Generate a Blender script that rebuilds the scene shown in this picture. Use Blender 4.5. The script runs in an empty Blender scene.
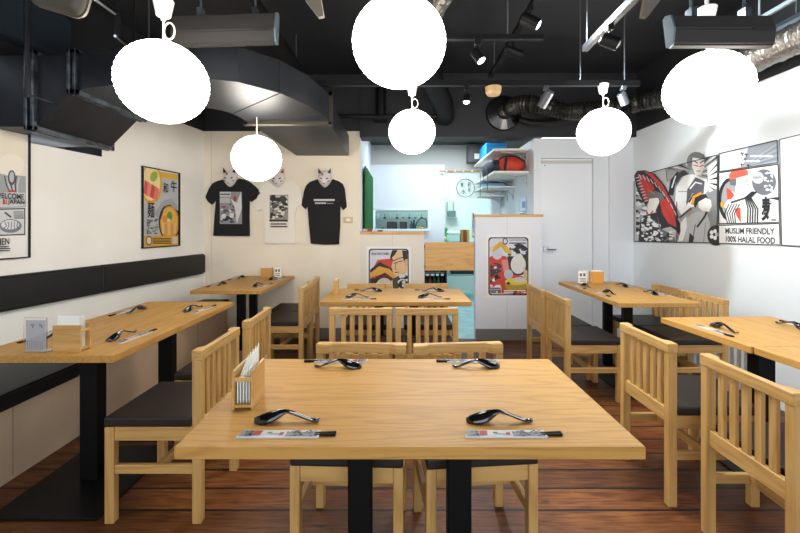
import bpy, bmesh, math, random
from mathutils import Vector, Matrix
random.seed(7)
PI = math.pi
S = bpy.context.scene
C = S.collection
# ---------------------------------------------------------------- camera
F, CX, CY, EYE = 405.0, 402.0, 226.0, 1.28
cd = bpy.data.cameras.new('camera'); cam = bpy.data.objects.new('camera', cd); C.objects.link(cam)
cam.location = (0, 0, EYE); cam.rotation_euler = (PI/2, 0, 0)
cd.sensor_width = 36; cd.lens = F/800*36; cd.shift_x = (400-CX)/800; cd.shift_y = -(266.5-CY)/800
cd.clip_start = 0.05; cd.clip_end = 100
S.camera = cam
# ---------------------------------------------------------------- world, exposure, lights
S.view_settings.view_transform = 'Standard'; S.view_settings.look = 'None'
S.view_settings.exposure = 0.42; S.view_settings.gamma = 1.0; S.view_settings.use_curve_mapping = False
w = bpy.data.worlds.new('world'); S.world = w; w.use_nodes = True
w.node_tree.nodes['Background'].inputs[0].default_value = (0.86, 0.93, 1, 1)
w.node_tree.nodes['Background'].inputs[1].default_value = 1.6
LANTERN = 12.5
def area(name, loc, size, power, col, rot=(0, 0, 0)):
    l = bpy.data.lights.new(name, 'AREA'); l.shape = 'RECTANGLE'; l.size, l.size_y = size; l.energy = power; l.color = col
    o = bpy.data.objects.new(name, l); C.objects.link(o); o.location = loc; o.rotation_euler = rot
    return o
area('kitchen_light', (0.5, 5.5, 2.5), (1.2, 0.3), 20, (0.84, 0.95, 1))
area('scullery_light', (0.6, 7.2, 2.4), (1.6, 0.4), 32, (0.84, 1.0, 0.97))
# daylight through the shop front behind the camera
area('daylight', (0.3, -2.2, 1.5), (4.4, 2.0), 42, (0.9, 0.95, 1), (PI/2, 0, 0))

# ---------------------------------------------------------------- helpers
def lin(c):
    if isinstance(c, str):
        c = tuple(int(c[i:i+2], 16)/255 for i in (0, 2, 4))
    return tuple(((v/12.92) if v <= .04045 else ((v+.055)/1.055)**2.4) for v in c)+(1,)
MATS = {}
def mat(name, col='808080', rough=.5, metal=0., emit=0., trans=0., bump=0., bscale=60., coat=0., alpha=1., spec=.5):
    if name in MATS: return MATS[name]
    m = bpy.data.materials.new(name); m.use_nodes = True; nt = m.node_tree; b = nt.nodes['Principled BSDF']
    b.inputs['Base Color'].default_value = lin(col); b.inputs['Roughness'].default_value = rough
    b.inputs['Metallic'].default_value = metal; b.inputs['Coat Weight'].default_value = coat
    b.inputs['Transmission Weight'].default_value = trans; b.inputs['Alpha'].default_value = alpha
    b.inputs['Specular IOR Level'].default_value = spec
    if emit:
        b.inputs['Emission Color'].default_value = lin(col); b.inputs['Emission Strength'].default_value = emit
    if bump:
        tc = nt.nodes.new('ShaderNodeTexCoord'); n = nt.nodes.new('ShaderNodeTexNoise'); n.inputs['Scale'].default_value = bscale
        n.inputs['Detail'].default_value = 4
        bp = nt.nodes.new('ShaderNodeBump'); bp.inputs['Strength'].default_value = bump; bp.inputs['Distance'].default_value = .01
        nt.links.new(tc.outputs['Object'], n.inputs['Vector']); nt.links.new(n.outputs['Fac'], bp.inputs['Height'])
        nt.links.new(bp.outputs['Normal'], b.inputs['Normal'])
    MATS[name] = m
    return m
def noise_mat(name, c1, c2, scale=(1, 1, 1), nscale=5., rough=.5, rough2=None, bump=0., dist=0., lo=.35, hi=.65, metal=0., coat=0., detail=6):
    m = mat(name, c1, rough, metal, coat=coat); nt = m.node_tree; b = nt.nodes['Principled BSDF']; L = nt.links.new
    tc = nt.nodes.new('ShaderNodeTexCoord'); mp = nt.nodes.new('ShaderNodeMapping'); mp.inputs['Scale'].default_value = scale
    n = nt.nodes.new('ShaderNodeTexNoise'); n.inputs['Scale'].default_value = nscale; n.inputs['Detail'].default_value = detail
    n.inputs['Distortion'].default_value = dist
    r = nt.nodes.new('ShaderNodeValToRGB'); r.color_ramp.elements[0].position = lo; r.color_ramp.elements[1].position = hi
    r.color_ramp.elements[0].color = lin(c1); r.color_ramp.elements[1].color = lin(c2)
    L(tc.outputs['Object'], mp.inputs[0]); L(mp.outputs[0], n.inputs['Vector']); L(n.outputs['Fac'], r.inputs[0]); L(r.outputs[0], b.inputs['Base Color'])
    if bump:
        bp = nt.nodes.new('ShaderNodeBump'); bp.inputs['Strength'].default_value = bump; bp.inputs['Distance'].default_value = .005
        L(n.outputs['Fac'], bp.inputs['Height']); L(bp.outputs['Normal'], b.inputs['Normal'])
    return m

WL = {}
def wl(o): return WL.get(o.name, Vector((0, 0, 0)))
def obj(name, bm, m, parent=None, smooth=False, org=None):
    me = bpy.data.meshes.new(name)
    for mm in (m if isinstance(m, (list, tuple)) else [m]): me.materials.append(mm)
    if parent is None:
        if org is None:
            vs = [v.co for v in bm.verts]
            org = Vector(((min(v.x for v in vs)+max(v.x for v in vs))/2, (min(v.y for v in vs)+max(v.y for v in vs))/2, min(v.z for v in vs)))
        off = Vector(org)
    else: off = wl(parent)
    bmesh.ops.translate(bm, verts=bm.verts, vec=-off)
    bm.normal_update(); bm.to_mesh(me); bm.free()
    if smooth:
        for p in me.polygons: p.use_smooth = True
    o = bpy.data.objects.new(name, me); C.objects.link(o)
    if parent is None: o.location = off
    else: o.parent = parent
    WL[o.name] = off
    return o
def thing(name, label, cat, loc=(0, 0, 0), group=None):
    o = bpy.data.objects.new(name, None); o.empty_display_size = .1; C.objects.link(o); o.location = loc; WL[o.name] = Vector(loc)
    return tag(o, label, cat, group)
def tag(o, label, cat, group=None, kind=None):
    o['label'] = label; o['category'] = cat
    if group: o['group'] = group
    if kind: o['kind'] = kind
    return o
def struct(name, bm, m):
    o = obj(name, bm, m, org=(0, 0, 0)); o['kind'] = 'structure'; return o
def dup(root, loc, rz, label, group=None):
    r = root.copy(); C.objects.link(r); r.location = loc; r.rotation_euler = (0, 0, rz); r['label'] = label
    if group: r['group'] = group
    for ch in list(root.children):
        c = ch.copy(); C.objects.link(c); c.parent = r
        for g in ch.children:
            d = g.copy(); C.objects.link(d); d.parent = c
    return r
def place(root, loc, rz):
    root.location = loc; root.rotation_euler = (0, 0, rz)
def B(): return bmesh.new()
def box(bm, x0, x1, y0, y1, z0, z1, bev=0., mi=0, seg=1, rot=None):
    r = bmesh.ops.create_cube(bm, size=1); vs = r['verts']
    M = Matrix.Translation(((x0+x1)/2, (y0+y1)/2, (z0+z1)/2)) @ Matrix.Diagonal((abs(x1-x0), abs(y1-y0), abs(z1-z0), 1))
    bmesh.ops.transform(bm, matrix=M, verts=vs)
    fs = {f for v in vs for f in v.link_faces}
    for f in fs: f.material_index = mi
    if bev:
        es = list({e for v in vs for e in v.link_edges})
        rr = bmesh.ops.bevel(bm, geom=es, offset=bev, segments=seg, affect='EDGES', profile=.5)
        vs = list({v for f in rr['faces'] for v in f.verts})
        for f in rr['faces']: f.material_index = mi
    if rot is not None:
        c = Vector(((x0+x1)/2, (y0+y1)/2, (z0+z1)/2))
        bmesh.ops.rotate(bm, cent=c, matrix=rot, verts=vs)
    return vs
def prism(bm, pts, vec, mi=0):
    """polygon (3D points) extruded along vec"""
    vec = Vector(vec); a = [bm.verts.new(p) for p in pts]; b = [bm.verts.new(Vector(p)+vec) for p in pts]
    n = len(pts)
    fs = [bm.faces.new(a[::-1]), bm.faces.new(b)]
    for i in range(n): fs.append(bm.faces.new((a[i], a[(i+1) % n], b[(i+1) % n], b[i])))
    for f in fs: f.material_index = mi
    bmesh.ops.recalc_face_normals(bm, faces=fs)
    return fs
def tube(bm, pts, r, n=8, cap=True, mi=0, closed=False):
    pts = [Vector(p) for p in pts]; N = len(pts); rs = r if isinstance(r, (list, tuple)) else [r]*N
    rings = []; up = None
    for i, p in enumerate(pts):
        if closed: d = pts[(i+1) % N]-pts[i-1]
        else: d = pts[min(i+1, N-1)]-pts[max(i-1, 0)]
        d.normalize()
        if up is None:
            up = Vector((0, 0, 1)) if abs(d.z) < .9 else Vector((1, 0, 0))
        s = d.cross(up)
        if s.length < 1e-4: s = d.cross(Vector((0, 1, 0)))
        s.normalize(); u = s.cross(d).normalized(); up = u
        rings.append([bm.verts.new(p+(s*math.cos(2*PI*k/n)+u*math.sin(2*PI*k/n))*rs[i]) for k in range(n)])
    fs = []
    for i in range(N if closed else N-1):
        a, b = rings[i], rings[(i+1) % N]
        for k in range(n): fs.append(bm.faces.new((a[k], a[(k+1) % n], b[(k+1) % n], b[k])))
    if cap and not closed: fs += [bm.faces.new(rings[0][::-1]), bm.faces.new(rings[-1])]
    for f in fs: f.material_index = mi
    bmesh.ops.recalc_face_normals(bm, faces=fs)
def lathe(bm, prof, c=(0, 0, 0), n=24, axis=None, mi=0):
    """prof: (radius, height) pairs, around +z or the given axis"""
    c = Vector(c); R = Matrix.Identity(3) if axis is None else Vector((0, 0, 1)).rotation_difference(Vector(axis)).to_matrix()
    rings = []
    for r, h in prof:
        if r < 1e-6: rings.append([bm.verts.new(c+R@Vector((0, 0, h)))])
        else: rings.append([bm.verts.new(c+R@Vector((r*math.cos(2*PI*k/n), r*math.sin(2*PI*k/n), h))) for k in range(n)])
    fs = []
    for a, b in zip(rings, rings[1:]):
        for k in range(n):
            k2 = (k+1) % n
            if len(a) == 1 and len(b) == 1: continue
            if len(a) == 1: fs.append(bm.faces.new((a[0], b[k2], b[k])))
            elif len(b) == 1: fs.append(bm.faces.new((a[k], a[k2], b[0])))
            else: fs.append(bm.faces.new((a[k], a[k2], b[k2], b[k])))
    for rg in (rings[0], rings[-1]):
        if len(rg) > 2: fs.append(bm.faces.new(rg))
    for f in fs: f.material_index = mi
    bmesh.ops.recalc_face_normals(bm, faces=fs)
def smooth_path(pts, k=6):
    pts = [Vector(p) for p in pts]; out = []
    P = [pts[0]]+pts+[pts[-1]]
    for i in range(1, len(P)-2):
        for j in range(k):
            t = j/k; a, b, c, d = P[i-1], P[i], P[i+1], P[i+2]
            out.append(.5*((2*b)+(-a+c)*t+(2*a-5*b+4*c-d)*t*t+(-a+3*b-3*c+d)*t**3))
    out.append(pts[-1]); return out
def pt(x, y, Y): return Vector(((x-CX)/F*Y, Y, EYE-(y-CY)/F*Y))

class Plane:
    """a flat surface of the room: origin o, direction u along it, z up, n towards the room"""
    def __init__(s, o, u, n): s.o = Vector(o); s.u = Vector(u).normalized(); s.n = Vector(n).normalized()
    def px(s, x, y):
        d = Vector(((x-CX)/F, 1, -(y-CY)/F)); e = Vector((0, 0, EYE)); t = (s.o-e).dot(s.n)/d.dot(s.n); p = e+d*t-s.o
        return (p.dot(s.u), p.z)
    def at(s, uv, off=0.): return s.o+s.u*uv[0]+Vector((0, 0, uv[1]))+s.n*off
PR = Plane((2.64, 0, 0), (0, -1, 0), (-1, 0, 0))                 # right wall (u runs towards the camera)
k_ = .126; nn = math.hypot(1, k_)
PLf = Plane((-2.818, 0, 0), (k_, 1, 0), (1, -k_, 0))            # left wall (u runs away from the camera)
PB = Plane((0, 4.59, 0), (1, 0, 0), (0, -1, 0))                 # back wall
PK = Plane((0, 6.27, 0), (1, 0, 0), (0, -1, 0))
class Art:
    """flat coloured shapes printed on one surface, later ones lie over earlier ones"""
    def __init__(s, plane, base=.004, tf=None): s.p = plane; s.bm = B(); s.ms = []; s.off = base; s.tf = tf; s.step = .0002; s.clip = None
    def mi(s, c):
        m = mat('ink_'+c, c, .55)
        if m not in s.ms: s.ms.append(m)
        return s.ms.index(m)
    def uv(s, q):
        if s.tf: q = s.tf(*q)
        return s.p.px(*q)
    def poly(s, pts, c):
        s.off += s.step
        Q = [s.uv(q) for q in pts]
        if s.clip:
            for ax, val, sg in ((0, s.clip[0], 1), (0, s.clip[2], -1), (1, s.clip[1], 1), (1, s.clip[3], -1)):
                out = []
                for i, q in enumerate(Q):
                    p = Q[i-1]; iq, ip = (q[ax]-val)*sg >= 0, (p[ax]-val)*sg >= 0
                    if iq != ip:
                        t_ = (val-p[ax])/(q[ax]-p[ax]); out.append((p[0]+(q[0]-p[0])*t_, p[1]+(q[1]-p[1])*t_))
                    if iq: out.append(q)
                Q = out
                if len(Q) < 3: return
        P = [s.p.at(q, s.off) for q in Q]
        vs = [s.bm.verts.new(p) for p in P]; f = s.bm.faces.new(vs); f.material_index = s.mi(c); f.normal_update()
        if f.normal.dot(s.p.n) < 0: f.normal_flip()
    def rect(s, x0, y0, x1, y1, c): s.poly([(x0, y0), (x1, y0), (x1, y1), (x0, y1)], c)
    def ell(s, cx, cy, rx, ry, c, n=20, a0=0, a1=2*PI, rot=0):
        ca, sa = math.cos(rot), math.sin(rot)
        s.poly([(cx+rx*math.cos(a0+(a1-a0)*i/n)*ca-ry*math.sin(a0+(a1-a0)*i/n)*sa, cy+rx*math.cos(a0+(a1-a0)*i/n)*sa+ry*math.sin(a0+(a1-a0)*i/n)*ca) for i in range(n)], c)
    def line(s, pts, wd, c):
        s.off += s.step
        P = pts
        for i, (a, b) in enumerate(zip(P, P[1:])):
            dx, dy = b[0]-a[0], b[1]-a[1]; l = math.hypot(dx, dy) or 1; nx, ny = -dy/l*wd/2, dx/l*wd/2
            ex, ey = dx/l*wd*.3, dy/l*wd*.3
            s.off += s.step*.12
            q = [(a[0]+nx-ex, a[1]+ny-ey), (b[0]+nx+ex, b[1]+ny+ey), (b[0]-nx+ex, b[1]-ny+ey), (a[0]-nx-ex, a[1]-ny-ey)]
            vs = [s.bm.verts.new(s.p.at(s.uv(k), s.off)) for k in q]; f = s.bm.faces.new(vs); f.material_index = s.mi(c); f.normal_update()
            if f.normal.dot(s.p.n) < 0: f.normal_flip()
    def dashes(s, x0, y0, x1, rows, lead, wd, c, seed=1):
        """a paragraph too small to read"""
        rnd = random.Random(seed)
        for r in range(rows):
            x = x0; y = y0+r*lead
            while x < x1-(x1-x0)*.04:
                l = (x1-x0)*rnd.uniform(.05, .16); s.line([(x, y), (min(x+l, x1), y)], wd, c); x += l+(x1-x0)*.025
    def splatter(s, x0, y0, x1, y1, n, r, cols, seed=1):
        rnd = random.Random(seed); keep = s.step; s.off += keep; s.step = 4e-5
        for i in range(n):
            a = rnd.uniform(0, PI); cx, cy = rnd.uniform(x0, x1), rnd.uniform(y0, y1); k = rnd.uniform(.5, 1.3)*r
            pts = [(cx+k*rnd.uniform(.5, 1.1)*math.cos(t+a)*1.4, cy+k*rnd.uniform(.4, 1)*math.sin(t+a)) for t in (0, .9, 1.9, 2.8, 3.9, 5.1)]
            s.poly([(min(max(p[0], x0), x1), min(max(p[1], y0), y1)) for p in pts], rnd.choice(cols))
        s.step = keep
    def done(s, name, parent): return obj(name, s.bm, s.ms, parent)
def lettering(name, plane, txt, q0, height_px_pts, col, parent, off=.012, bold=0., squeeze=1., tf=None, fit=None, spacing=1., line=1., right=False):
    """text set on a plane: q0 = lower left point, height_px_pts = cap height in metres, fit = width in metres"""
    cu = bpy.data.curves.new(name, 'FONT'); cu.body = txt; cu.size = 1; cu.offset = bold; cu.space_character = spacing; cu.space_line = line
    o = bpy.data.objects.new('tmp', cu); C.objects.link(o)
    dg = bpy.context.evaluated_depsgraph_get(); me = bpy.data.meshes.new_from_object(o.evaluated_get(dg))
    bpy.data.objects.remove(o)
    xs = [v.co.x for v in me.vertices]; ys = [v.co.y for v in me.vertices]
    if not xs: return None
    x0, x1, y0, y1 = min(xs), max(xs), min(ys), max(ys)
    sy = height_px_pts/(y1-y0); sx = (fit/(x1-x0)) if fit else sy*squeeze
    uv0 = plane.px(*(tf(*q0) if tf else q0)) if q0[0] is not None else q0[1]
    bm = B(); bm.from_mesh(me); bpy.data.meshes.remove(me)
    if right: uv0 = (uv0[0]-(x1-x0)*sx, uv0[1])
    flip = plane.u.cross(Vector((0, 0, 1))).dot(plane.n) < 0
    for v in bm.verts:
        u = (v.co.x-x0)*sx; z = (v.co.y-y0)*sy
        if flip: u = u
        v.co = plane.at((uv0[0]+u, uv0[1]+z), off)
    return obj(name, bm, mat('ink_'+col, col, .55), parent)

# ---------------------------------------------------------------- materials
WHITE = noise_mat('white_plaster', 'f4f1ea', 'f7f5f0', (1, 1, 1), 3, .75)
KWHITE = mat('white_board', 'dde4ee', .5)
KGREY = mat('grey_board', 'b9bcba', .7)
CREAM = noise_mat('cream_plaster', 'e8dcc8', 'ede3d2', (1, 1, 1), 2.5, .75)
DARK = noise_mat('dark_ceiling_paint', '1b1c21', '222328', (1, 1, 1), 2, .6)
BLACK = mat('black_metal', '0a0a0c', .5, 0., spec=.3)
BLACKP = mat('black_powdercoat', '09090b', .55, spec=.2)
DUCT = noise_mat('painted_duct_steel', '1a1d22', '292d34', (1, 1, 1), 3, .42, metal=.3)
FLANGE = noise_mat('galvanised_flange', '6e7a84', '3b3f44', (1, 1, 1), 14, .4, metal=.7)
PANEL = noise_mat('dark_grey_panel', '2f2c2a', '34312f', (1, 1, 60), 4, .7)
FOIL = mat('foil_hose', '8f8a84', .3, .85, bump=1., bscale=45)
FOILB = mat('black_foil_hose', '33322f', .22, .5, bump=1., bscale=40)
SEAT = mat('dark_brown_vinyl', '221915', .5, bump=.05, bscale=150)
BENCH = mat('black_vinyl', '121517', .5, bump=.05, bscale=120)
BPANEL = noise_mat('beige_laminate', 'cdb294', 'd6bd9f', (1, 1, 1), 3, .6)
BASEB = mat('grey_baseboard', '77736f', .6)
PAPER = mat('white_paper', 'f0eeea', .7)
BONE = mat('white_plastic', 'ecebe4', .35)
TAN = mat('tan_wood', 'c7924e', .45)
GLOSSB = mat('glossy_black_melamine', '0b0b0d', .12, coat=.5)
CHROME = mat('chrome', 'c9ccd0', .2, 1.)
ACRYL = mat('clear_acrylic', 'ffffff', .03, trans=.97)
GLASS = mat('door_glass', 'eef6f6', .02, trans=1.)
LIT = mat('lit_spot_lens', 'eafcff', .3, emit=14.)
def wood(name, c1, c2, c3, ax, sc=1., rough=.42):
    m = mat(name, c1, rough); nt = m.node_tree; b = nt.nodes['Principled BSDF']; L = nt.links.new
    tc = nt.nodes.new('ShaderNodeTexCoord'); mp = nt.nodes.new('ShaderNodeMapping')
    s = [9*sc, 9*sc, 9*sc]; s[ax] = .7*sc; mp.inputs['Scale'].default_value = s
    n = nt.nodes.new('ShaderNodeTexNoise'); n.inputs['Scale'].default_value = 1.1; n.inputs['Detail'].default_value = 1.5; n.inputs['Distortion'].default_value = .5
    mu = nt.nodes.new('ShaderNodeMath'); mu.operation = 'MULTIPLY'; mu.inputs[1].default_value = 9
    fr = nt.nodes.new('ShaderNodeMath'); fr.operation = 'PINGPONG'; fr.inputs[1].default_value = .5
    n2 = nt.nodes.new('ShaderNodeTexNoise'); n2.inputs['Scale'].default_value = 14; n2.inputs['Detail'].default_value = 5
    ad = nt.nodes.new('ShaderNodeMix'); ad.data_type = 'FLOAT'; ad.inputs[0].default_value = .45
    r = nt.nodes.new('ShaderNodeValToRGB'); e = r.color_ramp.elements
    e[0].position = .16; e[0].color = lin(c3); e[1].position = .75; e[1].color = lin(c2); x = e.new(.38); x.color = lin(c1)
    L(tc.outputs['Object'], mp.inputs[0]); L(mp.outputs[0], n.inputs['Vector']); L(mp.outputs[0], n2.inputs['Vector'])
    L(n.outputs['Fac'], mu.inputs[0]); L(mu.outputs[0], fr.inputs[0]); L(fr.outputs[0], ad.inputs[2]); L(n2.outputs['Fac'], ad.inputs[3])
    L(ad.outputs[0], r.inputs[0]); L(r.outputs[0], b.inputs['Base Color'])
    return m
TOP = wood('oak_tabletop', 'c09048', 'c79852', 'aa7d3b', 0, 1.35, .5)
CH_Z = wood('beech_upright', 'cba061', 'd4ab6c', 'b88b4e', 2, .8)
CH_X = wood('beech_rail', 'cca262', 'd6ae6e', 'ba8d52', 0, .8)
CH_Y = wood('beech_side_rail', 'cba061', 'd4ab6c', 'b88b4e', 1, .8)
FLAP = wood('pine_board', 'd8a765', 'e2b677', 'c99654', 0, .8)
def floor_mat():
    m = mat('worn_plank_floor', '6b3d1f', .33); nt = m.node_tree; b = nt.nodes['Principled BSDF']; L = nt.links.new
    tc = nt.nodes.new('ShaderNodeTexCoord')
    br = nt.nodes.new('ShaderNodeTexBrick'); br.offset = .37; br.inputs['Scale'].default_value = 1
    br.inputs['Brick Width'].default_value = 5.5; br.inputs['Row Height'].default_value = .152; br.inputs['Mortar Size'].default_value = .007
    br.inputs['Mortar Smooth'].default_value = .1; br.inputs['Bias'].default_value = 0
    br.inputs['Color1'].default_value = lin('a5672f'); br.inputs['Color2'].default_value = lin('7e4e24'); br.inputs['Mortar'].default_value = lin('0d0704')
    mp = nt.nodes.new('ShaderNodeMapping'); mp.inputs['Scale'].default_value = (2.6, 30, 1)
    n = nt.nodes.new('ShaderNodeTexNoise'); n.inputs['Scale'].default_value = 2.2; n.inputs['Detail'].default_value = 8; n.inputs['Distortion'].default_value = .6
    r = nt.nodes.new('ShaderNodeValToRGB'); r.color_ramp.elements[0].position = .3; r.color_ramp.elements[0].color = lin('94745c'); r.color_ramp.elements[1].position = .7; r.color_ramp.elements[1].color = (1, 1, 1, 1)
    n3 = nt.nodes.new('ShaderNodeTexNoise'); n3.inputs['Scale'].default_value = 1.7; n3.inputs['Detail'].default_value = 4
    r3 = nt.nodes.new('ShaderNodeValToRGB'); r3.color_ramp.elements[0].position = .35; r3.color_ramp.elements[0].color = lin('967a60'); r3.color_ramp.elements[1].position = .65; r3.color_ramp.elements[1].color = (1, 1, 1, 1)
    mp2 = nt.nodes.new('ShaderNodeMapping'); mp2.inputs['Scale'].default_value = (3.4, 7.5, 1)
    vo = nt.nodes.new('ShaderNodeTexVoronoi'); vo.inputs['Scale'].default_value = 1.15
    rk = nt.nodes.new('ShaderNodeValToRGB'); rk.color_ramp.elements[0].position = .04; rk.color_ramp.elements[0].color = lin('4a2c1c'); rk.color_ramp.elements[1].position = .13; rk.color_ramp.elements[1].color = (1, 1, 1, 1)
    def mul(a, c):
        x = nt.nodes.new('ShaderNodeMix'); x.data_type = 'RGBA'; x.blend_type = 'MULTIPLY'; x.inputs[0].default_value = 1
        L(a, x.inputs[6]); L(c, x.inputs[7]); return x.outputs[2]
    L(tc.outputs['Object'], br.inputs['Vector']); L(tc.outputs['Object'], mp.inputs[0]); L(mp.outputs[0], n.inputs['Vector']); L(n.outputs['Fac'], r.inputs[0])
    L(tc.outputs['Object'], n3.inputs['Vector']); L(n3.outputs['Fac'], r3.inputs[0])
    L(tc.outputs['Object'], mp2.inputs[0]); L(mp2.outputs[0], vo.inputs['Vector']); L(vo.outputs['Distance'], rk.inputs[0])
    L(mul(mul(mul(br.outputs['Color'], r.outputs[0]), r3.outputs[0]), rk.outputs[0]), b.inputs['Base Color'])
    bp = nt.nodes.new('ShaderNodeBump'); bp.inputs['Strength'].default_value = .5; bp.inputs['Distance'].default_value = .004
    sb = nt.nodes.new('ShaderNodeMath'); sb.operation = 'SUBTRACT'; L(n.outputs['Fac'], sb.inputs[0]); L(br.outputs['Fac'], sb.inputs[1])
    L(sb.outputs[0], bp.inputs['Height']); L(bp.outputs['Normal'], b.inputs['Normal'])
    ra = nt.nodes.new('ShaderNodeMapRange'); ra.inputs[3].default_value = .34; ra.inputs[4].default_value = .6
    L(n3.outputs['Fac'], ra.inputs[0]); L(ra.outputs[0], b.inputs['Roughness'])
    return m
FLOOR = floor_mat()
KFLOOR = noise_mat('pale_blue_kitchen_floor', 'a9cdd2', '8fb4ba', (1, 1, 1), 6, .4)

# ---------------------------------------------------------------- the room
def lx(Y): return -2.818+k_*Y                                   # the left wall's x at depth Y
CEIL = 3.0
bm = B(); box(bm, -3.4, 2.9, -2.6, 4.6, -.1, 0); struct('floor', bm, FLOOR)
bm = B(); box(bm, -1.4, 2.0, 4.6, 8.3, -.1, 0.0); struct('floor_kitchen', bm, KFLOOR)
bm = B(); box(bm, -3.4, 2.9, -2.6, 4.8, CEIL, CEIL+.1); struct('ceiling', bm, DARK)
def lquad(bm, y0, y1, z0, z1, th=.1, off=0.):
    prism(bm, [(lx(y0)+off, y0, z0), (lx(y1)+off, y1, z0), (lx(y1)+off, y1, z1), (lx(y0)+off, y0, z1)], (-th, th*k_, 0))
bm = B(); lquad(bm, -2.5, 4.62, 0, 1.835); lquad(bm, 3.25, 4.62, 1.835, 2.35); struct('wall_left', bm, WHITE)
bm = B(); lquad(bm, -2.5, 4.62, 2.35, CEIL, .1); lquad(bm, -2.5, 3.3, 1.835, 2.35, .05, -.3); prism(bm, [(lx(3.25), 3.25, 1.835), (lx(3.25)-.3, 3.25, 1.835), (lx(3.25)-.3, 3.25, 2.36), (lx(3.25), 3.25, 2.36)], (0, .03, 0)); struct('wall_left_upper', bm, DARK)
bm = B(); box(bm, 2.64, 2.76, -2.5, 6.4, 0, 2.345); struct('wall_right', bm, mat('cool_white_plaster', 'e2e9ee', .7))
bm = B(); box(bm, 2.64, 2.76, -2.5, 4.8, 2.345, CEIL); struct('wall_right_upper', bm, DARK)
bm = B(); box(bm, -2.4, -.475, 4.59, 4.70, 0, 2.355); struct('wall_back', bm, CREAM)
# front of the shop behind the camera: wall pieces round a wide window
bm = B(); box(bm, -3.4, 2.9, -2.62, -2.5, 0, .5); box(bm, -3.4, 2.9, -2.62, -2.5, 2.5, CEIL); box(bm, -3.4, -2.2, -2.62, -2.5, .5, 2.5); box(bm, 2.5, 2.9, -2.62, -2.5, .5, 2.5)
struct('wall_front', bm, WHITE)
# low walls with timber caps
HW = mat('white_partition_board', 'e4ddd2', .6); HW2 = mat('cool_partition_board', 'e3e5ee', .6)
bm = B(); box(bm, -.475, .255, 4.59, 4.70, 0, 1.187); struct('wall_partition_left', bm, HW)
bm = B(); box(bm, .825, 1.575, 4.55, 4.65, 0, 1.382); struct('wall_partition_right', bm, HW2)
bm = B(); box(bm, -.475, .265, 4.575, 4.715, 1.187, 1.217, .003); struct('trim_1', bm, FLAP)
bm = B(); box(bm, .815, 1.585, 4.535, 4.665, 1.382, 1.41, .003); struct('trim_2', bm, FLAP)
bm = B(); box(bm, -2.24, .255, 4.575, 4.59, 0, .125); box(bm, .825, 1.575, 4.535, 4.55, 0, .125); struct('baseboard_back', bm, BASEB)
for n_, (x, y, z0, z1) in enumerate(((-.105, 4.589, .125, 1.187), (1.18, 4.549, .125, 1.382))):   # board joints
    bm = B(); box(bm, x-.0015, x+.0015, y-.001, y, z0, z1); struct('trim_%d' % (n_+3), bm, mat('joint_filler', 'b9b0a4', .8))  # thin filler strip along each joint, a little darker than the boards
# white box room with the door, its side wall runs back into the kitchen
BX = mat('white_painted_wall', 'e4eaf1', .6)
bm = B()
box(bm, 1.515, 1.60, 4.66, 6.4, 0, 2.285); box(bm, 1.60, 2.20, 4.66, 4.76, 2.06, 2.285); box(bm, 2.20, 2.37, 4.66, 4.76, 0, 2.285); box(bm, 2.37, 2.64, 4.62, 4.76, 0, 2.345)
struct('wall_door_side', bm, BX)
d1 = obj('door_1', (lambda b: (box(b, 1.605, 2.195, 4.68, 4.72, .01, 2.055, .002), b)[1])(B()), mat('white_door', 'e8eef5', .45), org=(1.6, 4.7, 0)); d1['kind'] = 'structure'
bm = B(); box(bm, 1.63, 1.69, 4.665, 4.68, .98, 1.04, .003); tube(bm, [(1.655, 4.668, 1.01), (1.655, 4.63, 1.01), (1.76, 4.63, 1.01)], .009); obj('handle', bm, CHROME, d1)
bm = B(); box(bm, 1.61, 2.19, 4.668, 4.682, 2.0, 2.035); obj('closer_strip', bm, mat('pale_grey_strip', 'c9c8c2', .5), d1)
bm = B(); lathe(bm, [(.007, 0), (.007, .004)], (1.65, 4.68, 1.98), 12, (0, -1, 0)); obj('peephole', bm, BLACK, d1)
# black soffit over the counter
bm = B(); box(bm, -2.4, 2.64, 4.6, 4.8, 2.355, CEIL); box(bm, -.475, 2.64, 4.56, 4.6, 2.285, CEIL); box(bm, -.475, 1.5, 4.6, 4.8, 2.285, 2.4); struct('trim_5', bm, DARK)
bm = B(); box(bm, -1.4, 2.0, 4.8, 8.3, 2.54, 2.6); struct('ceiling_kitchen', bm, mat('kitchen_ceiling_dark', '3a3937', .7))
# kitchen walls
bm = B(); box(bm, -.62, -.475, 4.70, 8.2, 0, 2.54); struct('wall_kitchen_left', bm, KWHITE)
bm = B(); box(bm, -.475, .66, 6.3, 6.38, 2.23, 2.54); box(bm, .66, 1.6, 6.3, 6.38, 2.14, 2.54); struct('wall_kitchen_upper', bm, KGREY)
bm = B()
box(bm, -.475, .66, 6.27, 6.38, 1.53, 2.23); box(bm, .41, .66, 6.27, 6.38, 0, 1.53); box(bm, -.475, .41, 6.27, 6.38, 0, 1.22); box(bm, 1.38, 1.515, 6.27, 6.38, 0, 2.14)
struct('wall_kitchen', bm, KWHITE)
bm = B(); box(bm, -.475, 2.0, 8.1, 8.2, 0, 2.54); box(bm, 1.9, 2.0, 6.3, 8.1, 0, 2.54); struct('wall_scullery', bm, mat('pale_mint_wall', 'dcebe8', .5))
bm = B(); box(bm, -.475, .42, 6.2, 6.40, 1.2, 1.235, .003); t = tag(obj('serving_shelf', bm, mat('white_steel', 'dfe5e8', .3)), 'white serving shelf under the kitchen pass opening', 'shelf')
bm = B()
for a in ((-.475, .42, 1.53, 1.545), (.40, .415, 1.22, 1.53), (-.475, -.45, 1.22, 1.53)): box(bm, a[0], a[1], 6.255, 6.27, a[2], a[3])
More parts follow.
